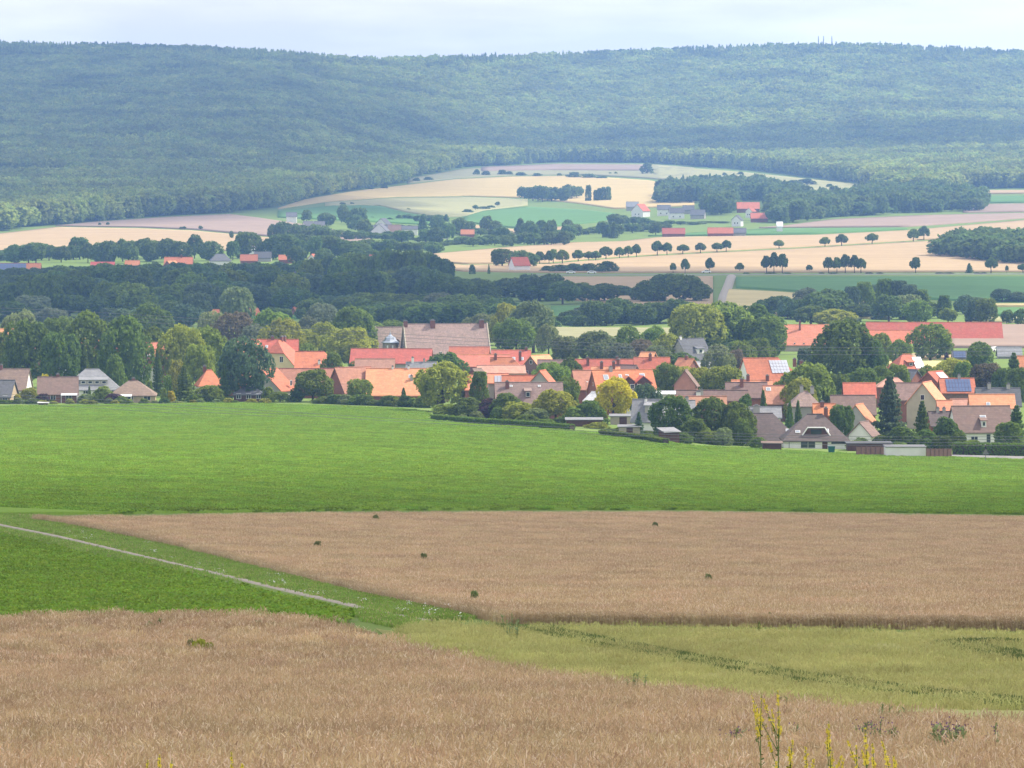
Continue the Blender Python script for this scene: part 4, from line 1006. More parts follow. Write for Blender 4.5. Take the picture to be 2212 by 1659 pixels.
H('the orange cottage roof', 'bright orange roof above the cream gabled house', 2142, 853, 950, 94, 25, 0, 'orange', 'white', sky=[(-.1,.7,.8,1)])
H('the pink cottage roof', 'short pinkish roof beside the bright orange one', 2074, 863, 955, 38, 16, 0, 'pink', 'white')
H('the cream gabled house', 'brown roofed house with cream gable triangles and white ground floor', 2118, 878, 905, 124, 50, 8, 'brown', 'white', pitch=46, sky=[(.0,.42,1.2,.8)], dorm=[(-.02,.80,.9,1.2,'shed','white')], fw=[(-.2,.6,1.4,1.2),(.05,.3,.9,1.9)], gl=[(0,3,.5,.8)])
H('the dark roofed lean-to', 'dark roofed lean-to at the cream gabled house', 2030, 890, 908, 46, 26, 6, 'dark', 'brick', cat='shed', name='outbuilding', chim=[(-.1,0,.6,.5,'grey'),(.2,0,.6,.5,'grey')])
H('the orange side roof', 'orange side roof next to the tall beige gable', 2040, 866, 945, 28, 22, 0, 'orange', 'brick')
# big barns at the back right
H('the orange granary', 'tall beige granary with bright orange roof and black flue', 1744, 702, 1352, 100, 40, 0, 'orange', 'beige', cat='barn', name='granary', pitch=42, chim=[(-.17,.25,2.6,.45)], fw=[(-.3,2.0,.5,.5),(-.1,2.0,.5,.5),(.1,2.0,.5,.5),(.3,2.0,.5,.5)])
H('the huge red barn', 'very long red tiled barn at the back of the village', 2017, 697, 1425, 290, 50, 0, 'red', 'brick', cat='barn', name='barn', pitch=42)
H('the orange barn extension', 'paler orange red barn extension in front of the very long red barn', 1922, 714, 1402, 134, 34, 0, 'red', 'brick', cat='barn', name='barn', pitch=40)
H('the red hipped house in the fields', 'red hip roofed house with solar panels standing before pale fields', 1958, 766, 1225, 72, 30, 22, 'red', 'brick', 'hh', pitch=45, solar=[(.12,.42,.2,.9,2,3,SOLARW)], dorm=[(-.02,.75,2.0,1.0,'shed')])
H('the solar shed', 'shed roof fully covered with blue solar panels near the red barn', 2072, 759, 1245, 28, 12, 0, 'slate', 'grey', cat='shed', name='outbuilding', solar=[(-.46,.46,.05,.95,4,3,SOLAR)])
H('the grey barn end', 'grey sheet roofed shed at the right end of the long red barn', 2180, 750, 1300, 50, 17, 0, 'grey', 'grey', cat='shed', name='outbuilding')
H('the red roof beyond the pine', 'red roof showing beyond the pine beside the road', 2214, 770, 1160, 40, 20, 0, 'red', 'brick')
# behind the left trees
H('the orange roof at the left trees', 'orange and red roofed house half hidden by trees beside a grey gable', 4, 711, 1215, 48, 22, 0, 'orange', 'brick')
H('the dusty pink roof', 'dusty pink barn roof between the left trees', 102, 737, 1215, 50, 14, 0, 'pink', 'brick', cat='barn', name='barn')
H('the white house with pink roof', 'white house with pinkish metal roof behind the grey hipped roof', 150, 770, 1130, 34, 9, -12, 'pink', 'white', pitch=25, nwin=2)
H('the hidden red roof', 'red roofed house glimpsed between broad trees', 205, 732, 1175, 95, 40, 0, 'red', 'brick')
H('the two tone orange house', 'house with bright orange upper roof and red lower roof among trees', 342, 741, 1165, 50, 15, 0, 'orange', 'brick')
H('the red lower roof', 'red lower roof with pale skylight below the bright orange upper roof', 342, 755, 1150, 54, 18, 0, 'red', 'brick', sky=[(-.3,.7,1.4,1.0)])
H('the pink garden roof', 'pinkish roof with white wall beside a small spruce', 320, 772, 1125, 30, 18, 0, 'pink', 'white')
H('the orange roof left of the villa', 'orange roof with dark skylight left of the cream villa', 518, 738, 1195, 56, 20, 10, 'orange', 'brick', sky=[(-.1,.2,1.2,.8)])
H('the small orange ridge', 'small orange ridge between the villa and the orange roof', 556, 734, 1200, 22, 12, 0, 'orange', 'brick', cat='shed', name='outbuilding')
# ------------------------------------------------------------------ buildings in the valley and on the far slopes
def FH(cx, yr, d, Lp, Rp, rz, roof, wall, label, short=None, ends='gg', **k):
    if d > 2000: d = 1 / float(invd(cx, yr + Rp + (14 if wall == 'white' else 9)))
    sh = label
    for wd in (' left of', ' right of', ' with ', ' in ', ' beside', ' at ', ' below', ' behind', ' whose', ' between', ' above', ' over ', ' on ', ' among', ' standing', ' glimpsed', ', '): sh = sh.split(wd)[0]
    return H(short or ('the ' + sh), label, cx, yr, d, Lp, Rp, rz, roof, wall, ends, name='distant_house', **k)
FH(40, 569, 2230, 96, 14, 0, 'red', 'brick', 'long red barn whose roof is half covered by blue solar panels', solar=[(-.6,.18,.05,.95,12,3,SOLAR)])
FH(222, 566, 2280, 50, 8, 0, 'dkred', 'brick', 'low dark red roof over the wooded belt beside the solar barn')
FH(286, 563, 2300, 30, 9, 0, 'red', 'brick', 'short red roof over the wooded belt')
FH(386, 556, 2330, 60, 13, 0, 'red', 'brick', 'red farm roof with an orange cross gable in the wooded belt', chim=[(.1,0,1)])
FH(370, 563, 2300, 24, 12, 50, 'orange', 'brick', 'orange cross gable at the red farm roof in the belt')
FH(476, 549, 2380, 44, 13, 10, 'slate', 'white', 'slate roofed house with white wall above the wooded belt', ends='hh')
FH(538, 550, 2400, 36, 12, 0, 'dkred', 'brick', 'dark red roof between two round field trees')
FH(568, 544, 2420, 36, 12, 0, 'slate', 'grey', 'grey blue roof beside the dark red roof in the valley')
FH(530, 533, 2620, 40, 5, 0, 'white', 'white', 'long white low hall below the tan hill field')
FH(576, 533, 2640, 12, 6, 60, 'slate', 'white', 'tiny white gable beside the long white hall')
FH(618, 551, 2380, 30, 9, 0, 'red', 'brick', 'faded red roof in the valley trees')
FH(678, 549, 2380, 18, 8, 60, 'red', 'white', 'white gabled cottage with a red roof in the valley trees', gl=[(0,2,1,1)])
FH(660, 588, 2000, 50, 22, -20, 'slate', 'brick', 'dark roofed brick house standing alone in the wooded belt', chim=[(-.3,0,.6,.5,'white'),(-.1,0,.6,.5,'white')], gr=[(0,2.5,1,1.2)])
FH(520, 590, 2020, 16, 5, 0, 'orange', 'brick', 'small orange roof glimpsed in the dark belt')
FH(466, 669, 1640, 24, 12, 0, 'red', 'brick', 'red shed roof left of the tall pale poplar')
FH(548, 666, 1650, 18, 14, 30, 'red', 'brick', 'red shed gable right of the tall pale poplar')
FH(640, 664, 1660, 14, 8, 40, 'red', 'brick', 'tiny red hut roof on the belt meadow')
FH(780, 551, 2350, 54, 12, 0, 'red', 'brick', 'wide red farm roof with grey middle part in the belt')
FH(1122, 556, 2230, 36, 16, 20, 'red', 'white', 'red roofed white house between avenue trees', gr=[(0,2,1.2,1.2)])
FH(1010, 496, 3080, 28, 9, 0, 'red', 'brick', 'faded red barn roof in the far hamlet')
FH(1143, 503, 3020, 12, 8, 0, 'orange', 'brick', 'small orange roof at the end of the hamlet trees')
for i, (x, y, d, l, r, rz, rf, wl, lb) in enumerate([
 (828,472,3350,30,12,70,'slate','white','tall white gabled house in the far hamlet'),
 (815,487,3300,44,10,0,'slate','white','long slate roofed white house in the far hamlet'),
 (822,483,3250,22,17,72,'slate','white','steep white gable with many windows in the far hamlet'),
 (848,486,3270,36,14,0,'brown','brick','brown roofed house beside the steep white gable'),
 (884,488,3270,36,6,0,'slate','white','low white terrace house in the far hamlet'),
 (957,492,3150,22,10,0,'slate','white','small white walled house among hamlet trees'),
 (630,459,3350,22,8,0,'slate','white','white house at the forest foot'),
 (666,478,3300,20,9,20,'slate','white','white house with slanting roof below the forest'),
 (690,478,3290,22,8,0,'slate','white','pale house beside the slanting white one'),
 (1384,441,3700,26,14,52,'red','white','red roofed white gabled house on the far slope'),
 (1366,436,3740,26,10,0,'grey','grey','grey barn roof behind the red gabled house'),
 (1434,443,3640,28,9,0,'slate','white','white house with slate roof, first of the hillside row'),
 (1461,449,3560,32,10,6,'slate','white','broad white house in the middle of the hillside row'),
 (1487,444,3620,24,9,0,'slate','grey','grey house behind the broad white one on the hillside'),
 (1508,453,3540,30,11,-10,'slate','grey','grey slate house at the end of the hillside row'),
 (1616,437,3650,48,13,0,'red','brick','large red roofed house in the far wood'),
 (1622,449,3560,20,7,60,'red','white','white gable in front of the large red roof in the wood'),
 (1593,465,3450,12,10,60,'slate','white','small steep white gable in the far wood'),
 (1640,460,3480,36,11,0,'red','brick','faded red roof below the white gable in the wood'),
 (1455,493,3020,48,11,0,'dkred','brick','dark red farm roof at the edge of the green strip'),
 (1556,492,3010,54,11,0,'red','brick','long red farm roof above the green strip'),
 (1596,493,3020,30,9,0,'slate','grey','grey shed roof beside the long red farm roof'),
 (1552,436,3700,10,8,40,'orange','brick','tiny orange roof high in the far wood'),
 (1718,460,3470,16,6,0,'orange','brick','tiny orange roof at the right of the far wood'),
 (1684,479,3230,12,9,0,'white','white','tiny white hut at the wood edge'),
 (2040,640,1900,20,7,0,'pink','brick','faint pink roof behind the alders')]):
    FH(x, y, d, l, r, rz, rf, wl, lb, gl=[(-.15, 1.6, .9, 1.1), (.15, 1.6, .9, 1.1)] if rz > 40 else (), fw=[(-.25, 1.2, 1.0, 1.1), (.2, 1.2, 1.0, 1.1)] if wl == 'white' and rz < 40 and l > 24 else ())
# ------------------------------------------------------------------ village trees: x, top, width, distance, kind, tone
for a in [(42,680,58,1225,'broad','pale'),(2,728,48,1150,'broad','mid'),(58,703,78,1125,'broad','dark'),(128,692,62,1240,'broad','mid'),(130,728,50,1105,'broad','dark'),
 (195,686,86,1150,'broad','mid'),(272,697,78,1122,'broad','dark'),(325,664,84,1340,'broad','dark'),(262,672,55,1470,'broad','blue'),(345,694,72,1230,'broad','blue'),
 (330,716,38,1180,'broad','mid'),(395,708,78,1130,'broad','yg'),(446,712,70,1140,'broad','mid'),(432,752,60,1100,'broad','mid'),(340,752,36,1092,'conifer','dark'),(380,778,40,1085,'bush','yg'),
 (398,786,56,1062,'conifer','dark'),(485,783,44,1056,'conifer','dark'),(452,832,56,1052,'bush','mid'),(528,735,96,1060,'broad','blue'),(180,738,46,1112,'conifer','dark'),
 (248,770,46,1096,'bush','mid'),
 (508,678,84,1310,'broad','brown'),(548,705,60,1270,'broad','grey'),(590,677,92,1300,'broad','mid'),(612,697,86,1250,'broad','yg'),(690,663,66,1410,'broad','grey'),(668,690,60,1330,'broad','grey'),(765,670,88,1340,'broad','mid'),
 (760,713,92,1262,'broad','yg'),(702,702,72,1285,'broad','yg'),(655,716,62,1260,'broad','yg'),(720,764,50,1135,'bush','mid'),(845,695,64,1420,'broad','mid'),(810,700,50,1400,'broad','mid'),(460,680,60,1330,'broad','pale'),
 (1050,680,74,1410,'broad','pale'),(1098,662,66,1385,'broad','yg'),(1152,658,92,1355,'broad','pale'),(1115,690,70,1340,'broad','mid'),(1165,612,98,1800,'broad','belt'),(1185,705,46,1330,'broad','pale'),
 (1225,730,60,1265,'broad','pale'),(1290,720,88,1250,'broad','pale'),(1340,745,52,1235,'broad','grey'),(1356,711,62,1275,'broad','mid'),(1412,710,56,1285,'broad','mid'),(1442,726,56,1240,'broad','yg'),(1385,735,50,1250,'broad','brown'),
 (1503,664,104,1305,'broad','yg'),(1562,661,112,1315,'broad','mid'),(1625,666,112,1325,'broad','dark'),(1655,690,80,1310,'broad','mid'),(1552,750,62,1185,'broad','pale'),(1590,758,38,1190,'broad','brown'),(1602,742,54,1200,'broad','mid'),(1640,735,60,1220,'broad','mid'),
 (1738,754,34,1205,'column','blue'),(1825,702,128,1152,'broad','dark'),(1805,671,80,1505,'broad','yg'),(1905,725,46,1255,'broad','mid'),(1945,738,46,1245,'broad','mid'),(2010,702,78,1285,'broad','mid'),(1880,740,40,1150,'broad','dark'),(1898,762,16,1150,'conifer','dark'),(1935,758,14,1240,'conifer','dark'),
 (2115,744,56,1205,'broad','mid'),(2060,777,78,1105,'broad','yg'),(2130,790,72,1085,'broad','brown'),(2190,758,60,1092,'conifer','dark'),(2045,760,26,1230,'conifer','purple'),
 (1745,794,98,1002,'broad','mid'),(1728,824,66,982,'broad','yg'),(1810,812,58,1045,'broad','dark'),(1862,800,62,1062,'broad','mid'),(1905,795,52,1075,'broad','mid'),(1942,792,46,1078,'broad','mid'),(2000,795,50,1090,'broad','mid'),
 (1992,862,54,888,'conifer','dark'),(1818,880,44,902,'broad','dark'),(2045,905,62,880,'bush','dark'),(2196,872,64,884,'conifer','dark'),(2180,912,60,878,'bush','dark'),
 (1450,862,78,884,'broad','dark'),(1536,866,78,886,'broad','dark'),(1592,876,72,884,'broad','dark'),(1380,888,30,890,'conifer','blue'),(1609,855,38,940,'bush','dark'),(1649,840,30,950,'conifer','dark'),(1706,864,28,932,'conifer','dark'),(1724,862,28,934,'conifer','dark'),
 (1390,832,58,970,'broad','blue'),(1442,788,64,1032,'broad','dark'),(1510,796,62,1062,'broad','yg'),(1562,797,78,1058,'broad','yg'),(1480,810,40,1040,'bush','mid'),
 (966,767,72,1152,'broad','dark'),(955,790,102,1000,'broad','yg'),(1185,785,68,1095,'broad','mid'),(1230,779,42,1110,'broad','dark'),(1222,820,52,982,'broad','mid'),(1420,752,50,1200,'broad','pale'),
 (960,872,54,968,'bush','mid'),(1012,860,64,966,'bush','dark'),(1056,862,48,958,'bush','purple'),(1092,850,66,956,'bush','dark'),(1120,868,72,950,'bush','yg'),(1200,846,80,946,'broad','yg'),(1275,866,64,938,'bush','dark'),(1160,882,50,942,'bush','pale'),(1240,880,44,936,'bush','mid'),(1028,888,30,950,'bush','pale'),(1075,880,34,950,'bush','mid'),(998,896,28,952,'bush','pale'),(1138,895,44,938,'bush','mid'),
 (676,802,76,1056,'broad','mid'),(776,822,50,1057,'broad','mid'),(872,836,18,1058,'conifer','dark'),(940,850,46,1050,'bush','purple'),(640,838,30,1054,'bush','dark'),(605,846,40,1052,'bush','mid'),(580,838,26,1056,'bush','mid'),
 (63,838,42,1048,'bush','yg'),(92,850,26,1047,'bush','purple'),(38,852,16,1046,'bush','gold'),(193,832,14,1048,'conifer','dark'),(186,851,34,1046,'bush','pale'),(222,836,42,1048,'bush','mid'),(245,850,36,1046,'bush','purple'),(262,856,30,1045,'bush','mid'),(355,838,22,1050,'conifer','mid'),(362,814,20,1062,'column','mid'),(322,824,20,1072,'bush','mid'),(370,844,16,1050,'bush','gold'),(425,850,40,1050,'bush','mid'),(475,858,40,1050,'bush','dark'),(3,852,30,1044,'bush','mid'),(98,808,22,1064,'bush','gold'),
 (1530,930,50,874,'bush','mid'),(1500,905,60,876,'bush','dark'),(1562,925,44,872,'bush','pale'),(1604,905,46,876,'bush','dark'),(1440,915,46,886,'bush','dark'),(1950,925,70,872,'bush','dark'),(2000,930,60,874,'bush','dark'),(1905,940,40,874,'bush','dark'),(2070,935,40,876,'bush','dark'),(1860,945,30,872,'bush','dark'),(2035,940,44,872,'bush','dark'),
 (2085,788,40,1095,'broad','mid'),(2168,800,46,1070,'broad','dark'),(2200,800,40,1060,'broad','dark'),(1680,830,40,1010,'bush','mid'),(1790,838,40,1000,'bush','mid')]:
    T(*a)
T(511, 627, 64, 1520, 'broad', 'pale', 'tall pale green poplar rising alone above the village trees')
T(1325, 822, 76, 962, 'broad', 'gold', 'bright golden yellow tree in front of the large red farmhouse')
T(1922, 806, 90, 912, 'conifer', 'blue', 'tall broad blue spruce between the brown barn roof and beige gable')
T(1035, 806, 42, 976, 'column', 'dark', 'dense dark egg shaped thuja beside the small orange shed')
for a in [(1400,930,34,892,'mid'),(1470,935,50,868,'dark'),(1640,945,36,868,'mid'),(1345,922,44,903,'mid'),(1292,912,52,915,'yg'),(1250,904,44,928,'mid'),(1420,940,40,880,'mid'),(1215,900,40,936,'dark'),(1320,925,36,905,'dark'),(1375,935,34,893,'pale'),(1180,905,40,936,'mid'),(1850,950,40,868,'mid'),(1940,955,50,866,'mid'),(2100,950,40,872,'mid')]: T(a[0], a[1], a[2], a[3], 'bush', a[4])
r = random.Random(5)
for i in range(17):      # bushes along the far edge of the beet field
    x = 690 + i * 14.5 + r.uniform(-4, 4)
    T(x, r.uniform(850, 864), r.uniform(24, 40), 1046 - i * 1.2, 'bush', r.choice(['mid', 'dark', 'yg', 'pale', 'mid']))
for i in range(22):
    x = 20 + i * 26 + r.uniform(-8, 8)
    T(x, r.uniform(858, 866), r.uniform(16, 26), 1041, 'bush', r.choice(['mid', 'dark', 'yg', 'pale']))
# hidden depth of the village gardens
for i in range(34):
    x = r.uniform(-20, 2230); d = r.uniform(1120, 1330)
    if x < 620 or 800 < x < 1080 or 1640 < x < 1780 or 1840 < x < 2170 or 1190 < x < 1460: continue
    yb = float(y_of(x, d)); T(x, yb - r.uniform(42, 60), r.uniform(45, 70), d, 'broad', r.choice(['mid', 'dark', 'yg', 'mid']))
# neat garden hedges
def hedge(label, pts, h, w, tone='dark', cat='hedge'):
    q = [np.array(gpt(x, y)) for x, y in pts]; o = empty('garden_hedge', tuple(q[0]))
    r = np.random.default_rng(abs(int(pts[0][0]))); C = []; N = []
    for a, b in zip(q, q[1:]):
        ln = np.linalg.norm(b - a); n = int(ln * 160); t = r.random(n)[:, None]
        side = unit(np.cross(b - a, [0, 0, 1]))[None]
        c = a + (b - a) * t
        k = r.random(n); top = k < .35
        s = np.where(top, r.uniform(-1, 1, n), r.choice([-1, 1], n))[:, None] * w / 2
        z = np.where(top, h, h * r.random(n)) + r.normal(0, .06, n)
        c = c + side * (s + r.normal(0, .06, (n, 1))); c[:, 2] += z; C.append(c)
        N.append(unit(np.where(top[:, None], [0, 0, 1.], side * np.sign(s)) + r.normal(0, .5, (n, 3))))
    C = np.concatenate(C) - q[0]; N = np.concatenate(N); a = unit(np.cross(N, r.normal(0, 1, N.shape))); b = np.cross(N, a)
    link('foliage', quads('foliage', C, a * .13, b * .11, [LEAF[tone]]), o)
    m = MB()
    for a, b in zip(q, q[1:]):
        dv = Vector(b - a); sv = dv.cross(Vector((0, 0, 1))).normalized() * w * .36
        m.obox(Vector(a - q[0]) - sv - Vector((0, 0, .5)), dv, sv * 2, (0, 0, h * .86 + .5))
    m.build('branches', BARK, o)
    tag(o, label, cat)
hedge('long clipped dark green hedge along the beet field below the bushes', [(936,908),(1030,916),(1120,921),(1236,930)], 1.1, 1.4)
hedge('clipped hedge beside the small timber shed', [(1300,942),(1400,955),(1438,962)], 1.1, 1.2)
hedge('round topped hedge in front of the cream gabled house', [(2060,982),(2130,984),(2240,986)], 2.2, 2.4)
hedge('low hedge strip along the left gardens', [(-30,873),(60,872),(160,869),(260,867)], .7, .8, 'mid')
# ------------------------------------------------------------------ wooded belt behind the village
BG = 'dark trees of the wooded belt'
def row(guide, d, wr, step, tones, label, group, kinds=('broad',), x0=None, x1=None, dj=40, yj=6, lod=None):
    g = np.array(guide, float); x = g[0, 0] if x0 is None else x0; e = g[-1, 0] if x1 is None else x1
    while x < e:
        yt = float(np.interp(x, g[:, 0], g[:, 1])) + r.uniform(-yj * .4, yj)
        T(x, yt, r.uniform(*wr), d + r.uniform(-dj, dj), r.choice(kinds), r.choice(tones), label, group, lod=lod, name={'dark trees of the wooded belt': 'belt_tree', 'valley hedgerow trees': 'hedgerow_tree', 'trees of the far hamlet': 'hamlet_tree'}.get(group))
        x += r.uniform(.75, 1.25) * step
LB = 'deep green broadleaf tree within the wooded belt behind the village'
row([(-40,582),(150,574),(400,572),(600,570),(700,562),(770,553),(830,545),(950,550),(970,570)], 1990, (40, 60), 24, ['belt', 'far', 'mid', 'blue'], None, BG, dj=60)
row([(-40,605),(60,592),(200,582),(330,580),(470,592),(600,590),(700,600),(780,590),(900,578),(980,600),(1060,605),(1180,595),(1260,614),(1380,620),(1450,594),(1500,602),(1530,630)], 1810, (50, 76), 27, ['belt', 'belt', 'dark', 'mid', 'blue'], None, BG, dj=50)
row([(-40,630),(60,600),(200,605),(330,622),(500,612),(620,622),(700,640),(800,632),(960,640),(1110,640)], 1690, (52, 80), 30, ['belt', 'dark', 'blue', 'mid'], None, BG)
row([(1285,655),(1330,650),(1400,655),(1460,650),(1520,660),(1545,670)], 1565, (44, 62), 20, ['belt', 'dark'], None, BG, dj=14)
row([(1190,684),(1230,680),(1290,680)], 1560, (28, 40), 16, ['belt', 'far'], None, BG, kinds=('bush',), dj=10)
row([(760,660),(900,655),(1100,660)], 1560, (50, 66), 26, ['belt', 'dark'], None, BG, dj=14)
row([(745,640),(830,652),(1000,655),(1080,650)], 1610, (50, 70), 30, ['belt', 'far'], None, BG)
for a in [(22,655,84,1640,'belt'),(70,642,80,1660,'grey'),(110,668,60,1600,'grey'),(150,640,76,1690,'belt'),(205,645,76,1680,'belt'),(255,632,90,1700,'belt'),(290,626,90,1720,'belt'),(350,640,80,1700,'belt'),(240,668,50,1600,'blue'),(300,668,60,1580,'blue'),(370,652,60,1640,'belt'),(425,637,56,1640,'blue'),(400,660,60,1600,'blue'),
          (590,665,44,1640,'dark'),(612,668,40,1635,'dark'),(672,648,66,1630,'belt'),(700,660,60,1610,'grey'),(945,636,62,1660,'grey'),(985,640,70,1640,'belt'),(1030,652,56,1640,'belt'),(1235,672,44,1620,'belt'),(1262,662,36,1640,'grey')]:
    T(a[0], a[1], a[2], a[3] - 30, 'broad', a[4], None, BG, name='belt_tree')
LH = 'dusky round topped tree in the valley hedgerow below the tan hill'
row([(-30,545),(20,535),(60,528),(100,526),(150,535),(175,515),(200,530),(260,520),(340,518),(400,528)], 2400, (28, 46), 15, ['far', 'belt'], None, 'valley hedgerow trees', dj=50)
for a in [(420,510,32,2560),(455,524,46,2520),(503,524,24,2530),(536,505,50,2560),(520,512,30,2600),(604,510,56,2540),(575,522,26,2560),(648,520,34,2540),(683,514,24,2540),(712,512,40,2560),(740,520,40,2540),(775,525,40,2500),(500,500,9,2800),(640,535,36,2440),(700,540,40,2430),(760,530,50,2430),(800,540,40,2450)]:
    T(a[0], a[1], a[2], min(a[3] - 130, 2440) if a[3] < 2700 else a[3], 'broad', 'far', None, 'valley hedgerow trees', name='hedgerow_tree')
# spruce block left of the tan slope
for i in range(16):
    T(830 + i * 8.6, 544 + r.uniform(0, 8) + (i > 12) * (i - 12) * 5, r.uniform(17, 24), 2240 + r.uniform(-60, 40), 'conifer', 'belt', 'dark spruce in the block beside the tan slope', 'spruce block beside the tan slope')
# trees right behind the village, before the green strip
LA = 'tall mid green alder in the row behind the granary'
for a in [(1650,648,46,1690,'broad','belt'),(1680,642,44,1690,'broad','belt'),(1702,645,36,1660,'broad','blue'),(1740,625,56,1720,'broad','grey'),(1770,636,78,1660,'broad','belt'),(1800,628,70,1680,'broad','belt'),(1708,665,70,1600,'broad','belt'),(1752,662,70,1610,'broad','belt'),
          (1840,622,36,1700,'column','blue'),(1868,612,44,1710,'column','mid'),(1892,618,40,1720,'column','blue'),(1912,606,42,1700,'column','mid'),(1940,610,44,1700,'column','blue'),(1965,618,36,1690,'column','blue'),(1990,628,40,1690,'column','mid'),
          (1860,660,70,1600,'broad','dark'),(1920,640,60,1640,'broad','belt'),(1960,640,56,1660,'broad','pale'),(1985,650,50,1610,'broad','mid'),(1960,668,60,1590,'broad','dark'),(2010,655,44,1600,'broad','belt'),(2040,640,30,1600,'column','dark'),(2048,668,34,1560,'broad','mid'),
          (2085,640,40,1640,'broad','blue'),(2108,645,44,1560,'column','blue'),(2130,648,46,1540,'broad','dark'),(2165,625,42,1760,'broad','blue'),(2200,632,40,1760,'broad','blue'),(2175,672,24,1540,'broad','dark'),(2205,670,26,1540,'broad','dark'),(2144,690,12,1530,'bush','dark'),
          (1822,676,34,1580,'bush','pale'),(1850,685,24,1570,'bush','pale'),(1900,680,44,1590,'bush','grey')]:
    T(a[0], a[1], a[2], a[3] - (70 if a[3] > 1600 and a[0] < 2070 else 0), a[4], a[5], LA if a[4] == 'column' else None, 'alders behind the granary' if a[4] == 'column' else None)
# avenue trees on the tan slope: x, top, width, base y
def avenue(lst, label, group, kind='lolli'):
    for (x, yt, w, yb) in lst:
        d = 1 / float(invd(x, yb)); T(x, yt + r.uniform(-2, 3), w * r.uniform(.72, .92), d, kind, r.choice(['far', 'far', 'mid', 'belt']), label, group, lod='mid')
avenue([(1166,543,30,572),(1186,540,26,572),(1195,538,34,570),(1215,541,34,572),(1249,541,32,566),(1272,541,30,565),(1287,542,28,565),(1309,534,34,562),(1338,534,30,560),(1357,530,32,558),(1375,528,28,557),
        (1420,522,32,552),(1441,526,28,552),(1475,528,32,549),(1513,527,30,547),(1549,522,32,545),(1569,517,30,544),(1683,516,30,538),(1782,511,30,534),(1818,505,32,532),(1884,504,32,528),(1973,497,32,523),(1996,491,30,519)],
       'round headed tree of the upper avenue crossing the tan slope', 'upper avenue on the tan slope')
avenue([(1454,570,17,590),(1480,557,25,591),(1533,558,28,590),(1598,566,24,589),(1656,554,34,590),(1672,549,30,590),(1690,551,34,590),(1748,570,20,588),(1790,554,34,590),(1808,558,26,590),(1826,553,30,590),(1846,554,28,590),(1860,558,28,590),
        (1978,557,32,590),(2141,555,36,590),(2210,572,30,590),(2175,590-18,10,590)],
       'round headed tree of the lower row along the valley road', 'lower tree row along the valley road')
T(2094, 568, 20, 2130, 'conifer', 'far', 'pointed conifer in the lower row along the valley road')
for a in [(1085,540,44,2250,'broad'),(1115,545,26,2240,'broad'),(1128,543,24,2230,'broad'),(1145,548,36,2240,'broad'),(1020,572,12,2150,'bush'),(1056,570,8,2150,'conifer'),(1185,575,40,2170,'bush'),(1240,570,44,2160,'bush'),(1270,570,44,2160,'bush'),(1312,565,46,2150,'bush'),(1210,572,40,2160,'bush')]:
    T(a[0], a[1], a[2], a[3], a[4], 'far', 'dusky shrub or tree at the end of the avenue beside the red roofed white house', 'growth at the avenue end')
for x in (1612, 1700, 1775, 1800, 1878, 1900, 2030, 2050, 2110, 2125, 1665):
    T(x, 588, r.uniform(10, 20), 2120, 'bush', 'far', 'low dark shrub under the lower tree row', 'shrubs under the lower tree row')
# hill shrubs and small groups
for (x, yt, w, yb, k) in [(398,489,9,496,'lolli'),(391,490,8,496,'lolli'),(433,488,10,497,'lolli'),(233,480,8,488,'lolli'),(215,481,7,488,'lolli'),(520,500,12,510,'bush'),
    (740,437,12,443,'bush'),(760,437,8,442,'bush'),(882,450,10,454,'bush'),(1027,443,14,455,'lolli'),(1075,436,12,446,'lolli'),(1010,452,20,460,'bush'),(1045,446,24,453,'bush'),(1060,444,18,450,'bush'),
    (900,384,14,392,'bush'),(925,382,18,390,'bush'),(1030,366,14,378,'bush'),(1050,369,18,379,'bush'),(1085,367,20,378,'bush'),(1100,370,16,378,'bush'),(1125,372,24,379,'bush'),(1160,374,20,380,'bush'),
    (1208,374,10,380,'bush'),(1240,372,28,384,'bush'),(1270,375,30,385,'bush'),(1300,380,24,386,'bush'),(1398,353,26,376,'bush'),(1318,372,6,376,'bush'),(1330,371,6,376,'bush'),
    (1742,386,36,400,'bush'),(1792,397,14,405,'bush'),(1716,390,34,408,'broad'),(1600,371,14,378,'bush'),(1565,373,10,380,'bush'),(830,398,16,408,'bush'),(800,402,12,410,'bush')]:
    d = 1 / float(invd(x, yb)); T(x, yt, w, d, k, 'far', 'small dark shrub or tree on the far hill fields', 'shrubs on the far hill fields', lod='lo')
for i in range(13):
    T(1135 + i * 9.3 + r.uniform(-3, 3), 403 + r.uniform(0, 6) - (i == 10) * 4, r.uniform(20, 30), 4080 + r.uniform(-40, 40), 'broad', 'far', 'dark tree of the grove on the golden hill', 'grove on the golden hill', lod='lo')
for x, yt in ((1271, 402), (1295, 408), (1303, 406), (1313, 405), (1288, 412)):
    T(x, yt, 13, 4020, 'column', 'far', 'slender poplar beside the grove on the golden hill', 'poplars on the golden hill', lod='lo')
LHM = 'dusky tree among the houses of the far hamlet'
for i in range(80):
    x = r.uniform(595, 1440); yb = r.uniform(494, 528) if x < 1100 else r.uniform(506, 524)
    if x < 800: yb = r.uniform(478, 496 + (x - 600) * .1)
    d = 1 / float(invd(x, yb)); h = r.uniform(24, 38)
    if 790 < x < 905 and yb - h < 498: h = max(10, yb - 500); 
    if h < 9 or yb > float(np.interp(x, [600, 700, 800, 930, 1100, 1240, 1440], [478, 492, 520, 540, 528, 520, 508])): continue
    T(x, yb - h, r.uniform(20, 34), d, r.choice(['broad', 'broad', 'broad', 'conifer']), 'far', None, 'trees of the far hamlet', lod='lo', name='hamlet_tree')
row([(1240,498),(1300,494),(1400,485),(1440,490)], 3050, (22, 34), 12, ['far'], None, 'trees of the far hamlet', lod='lo')
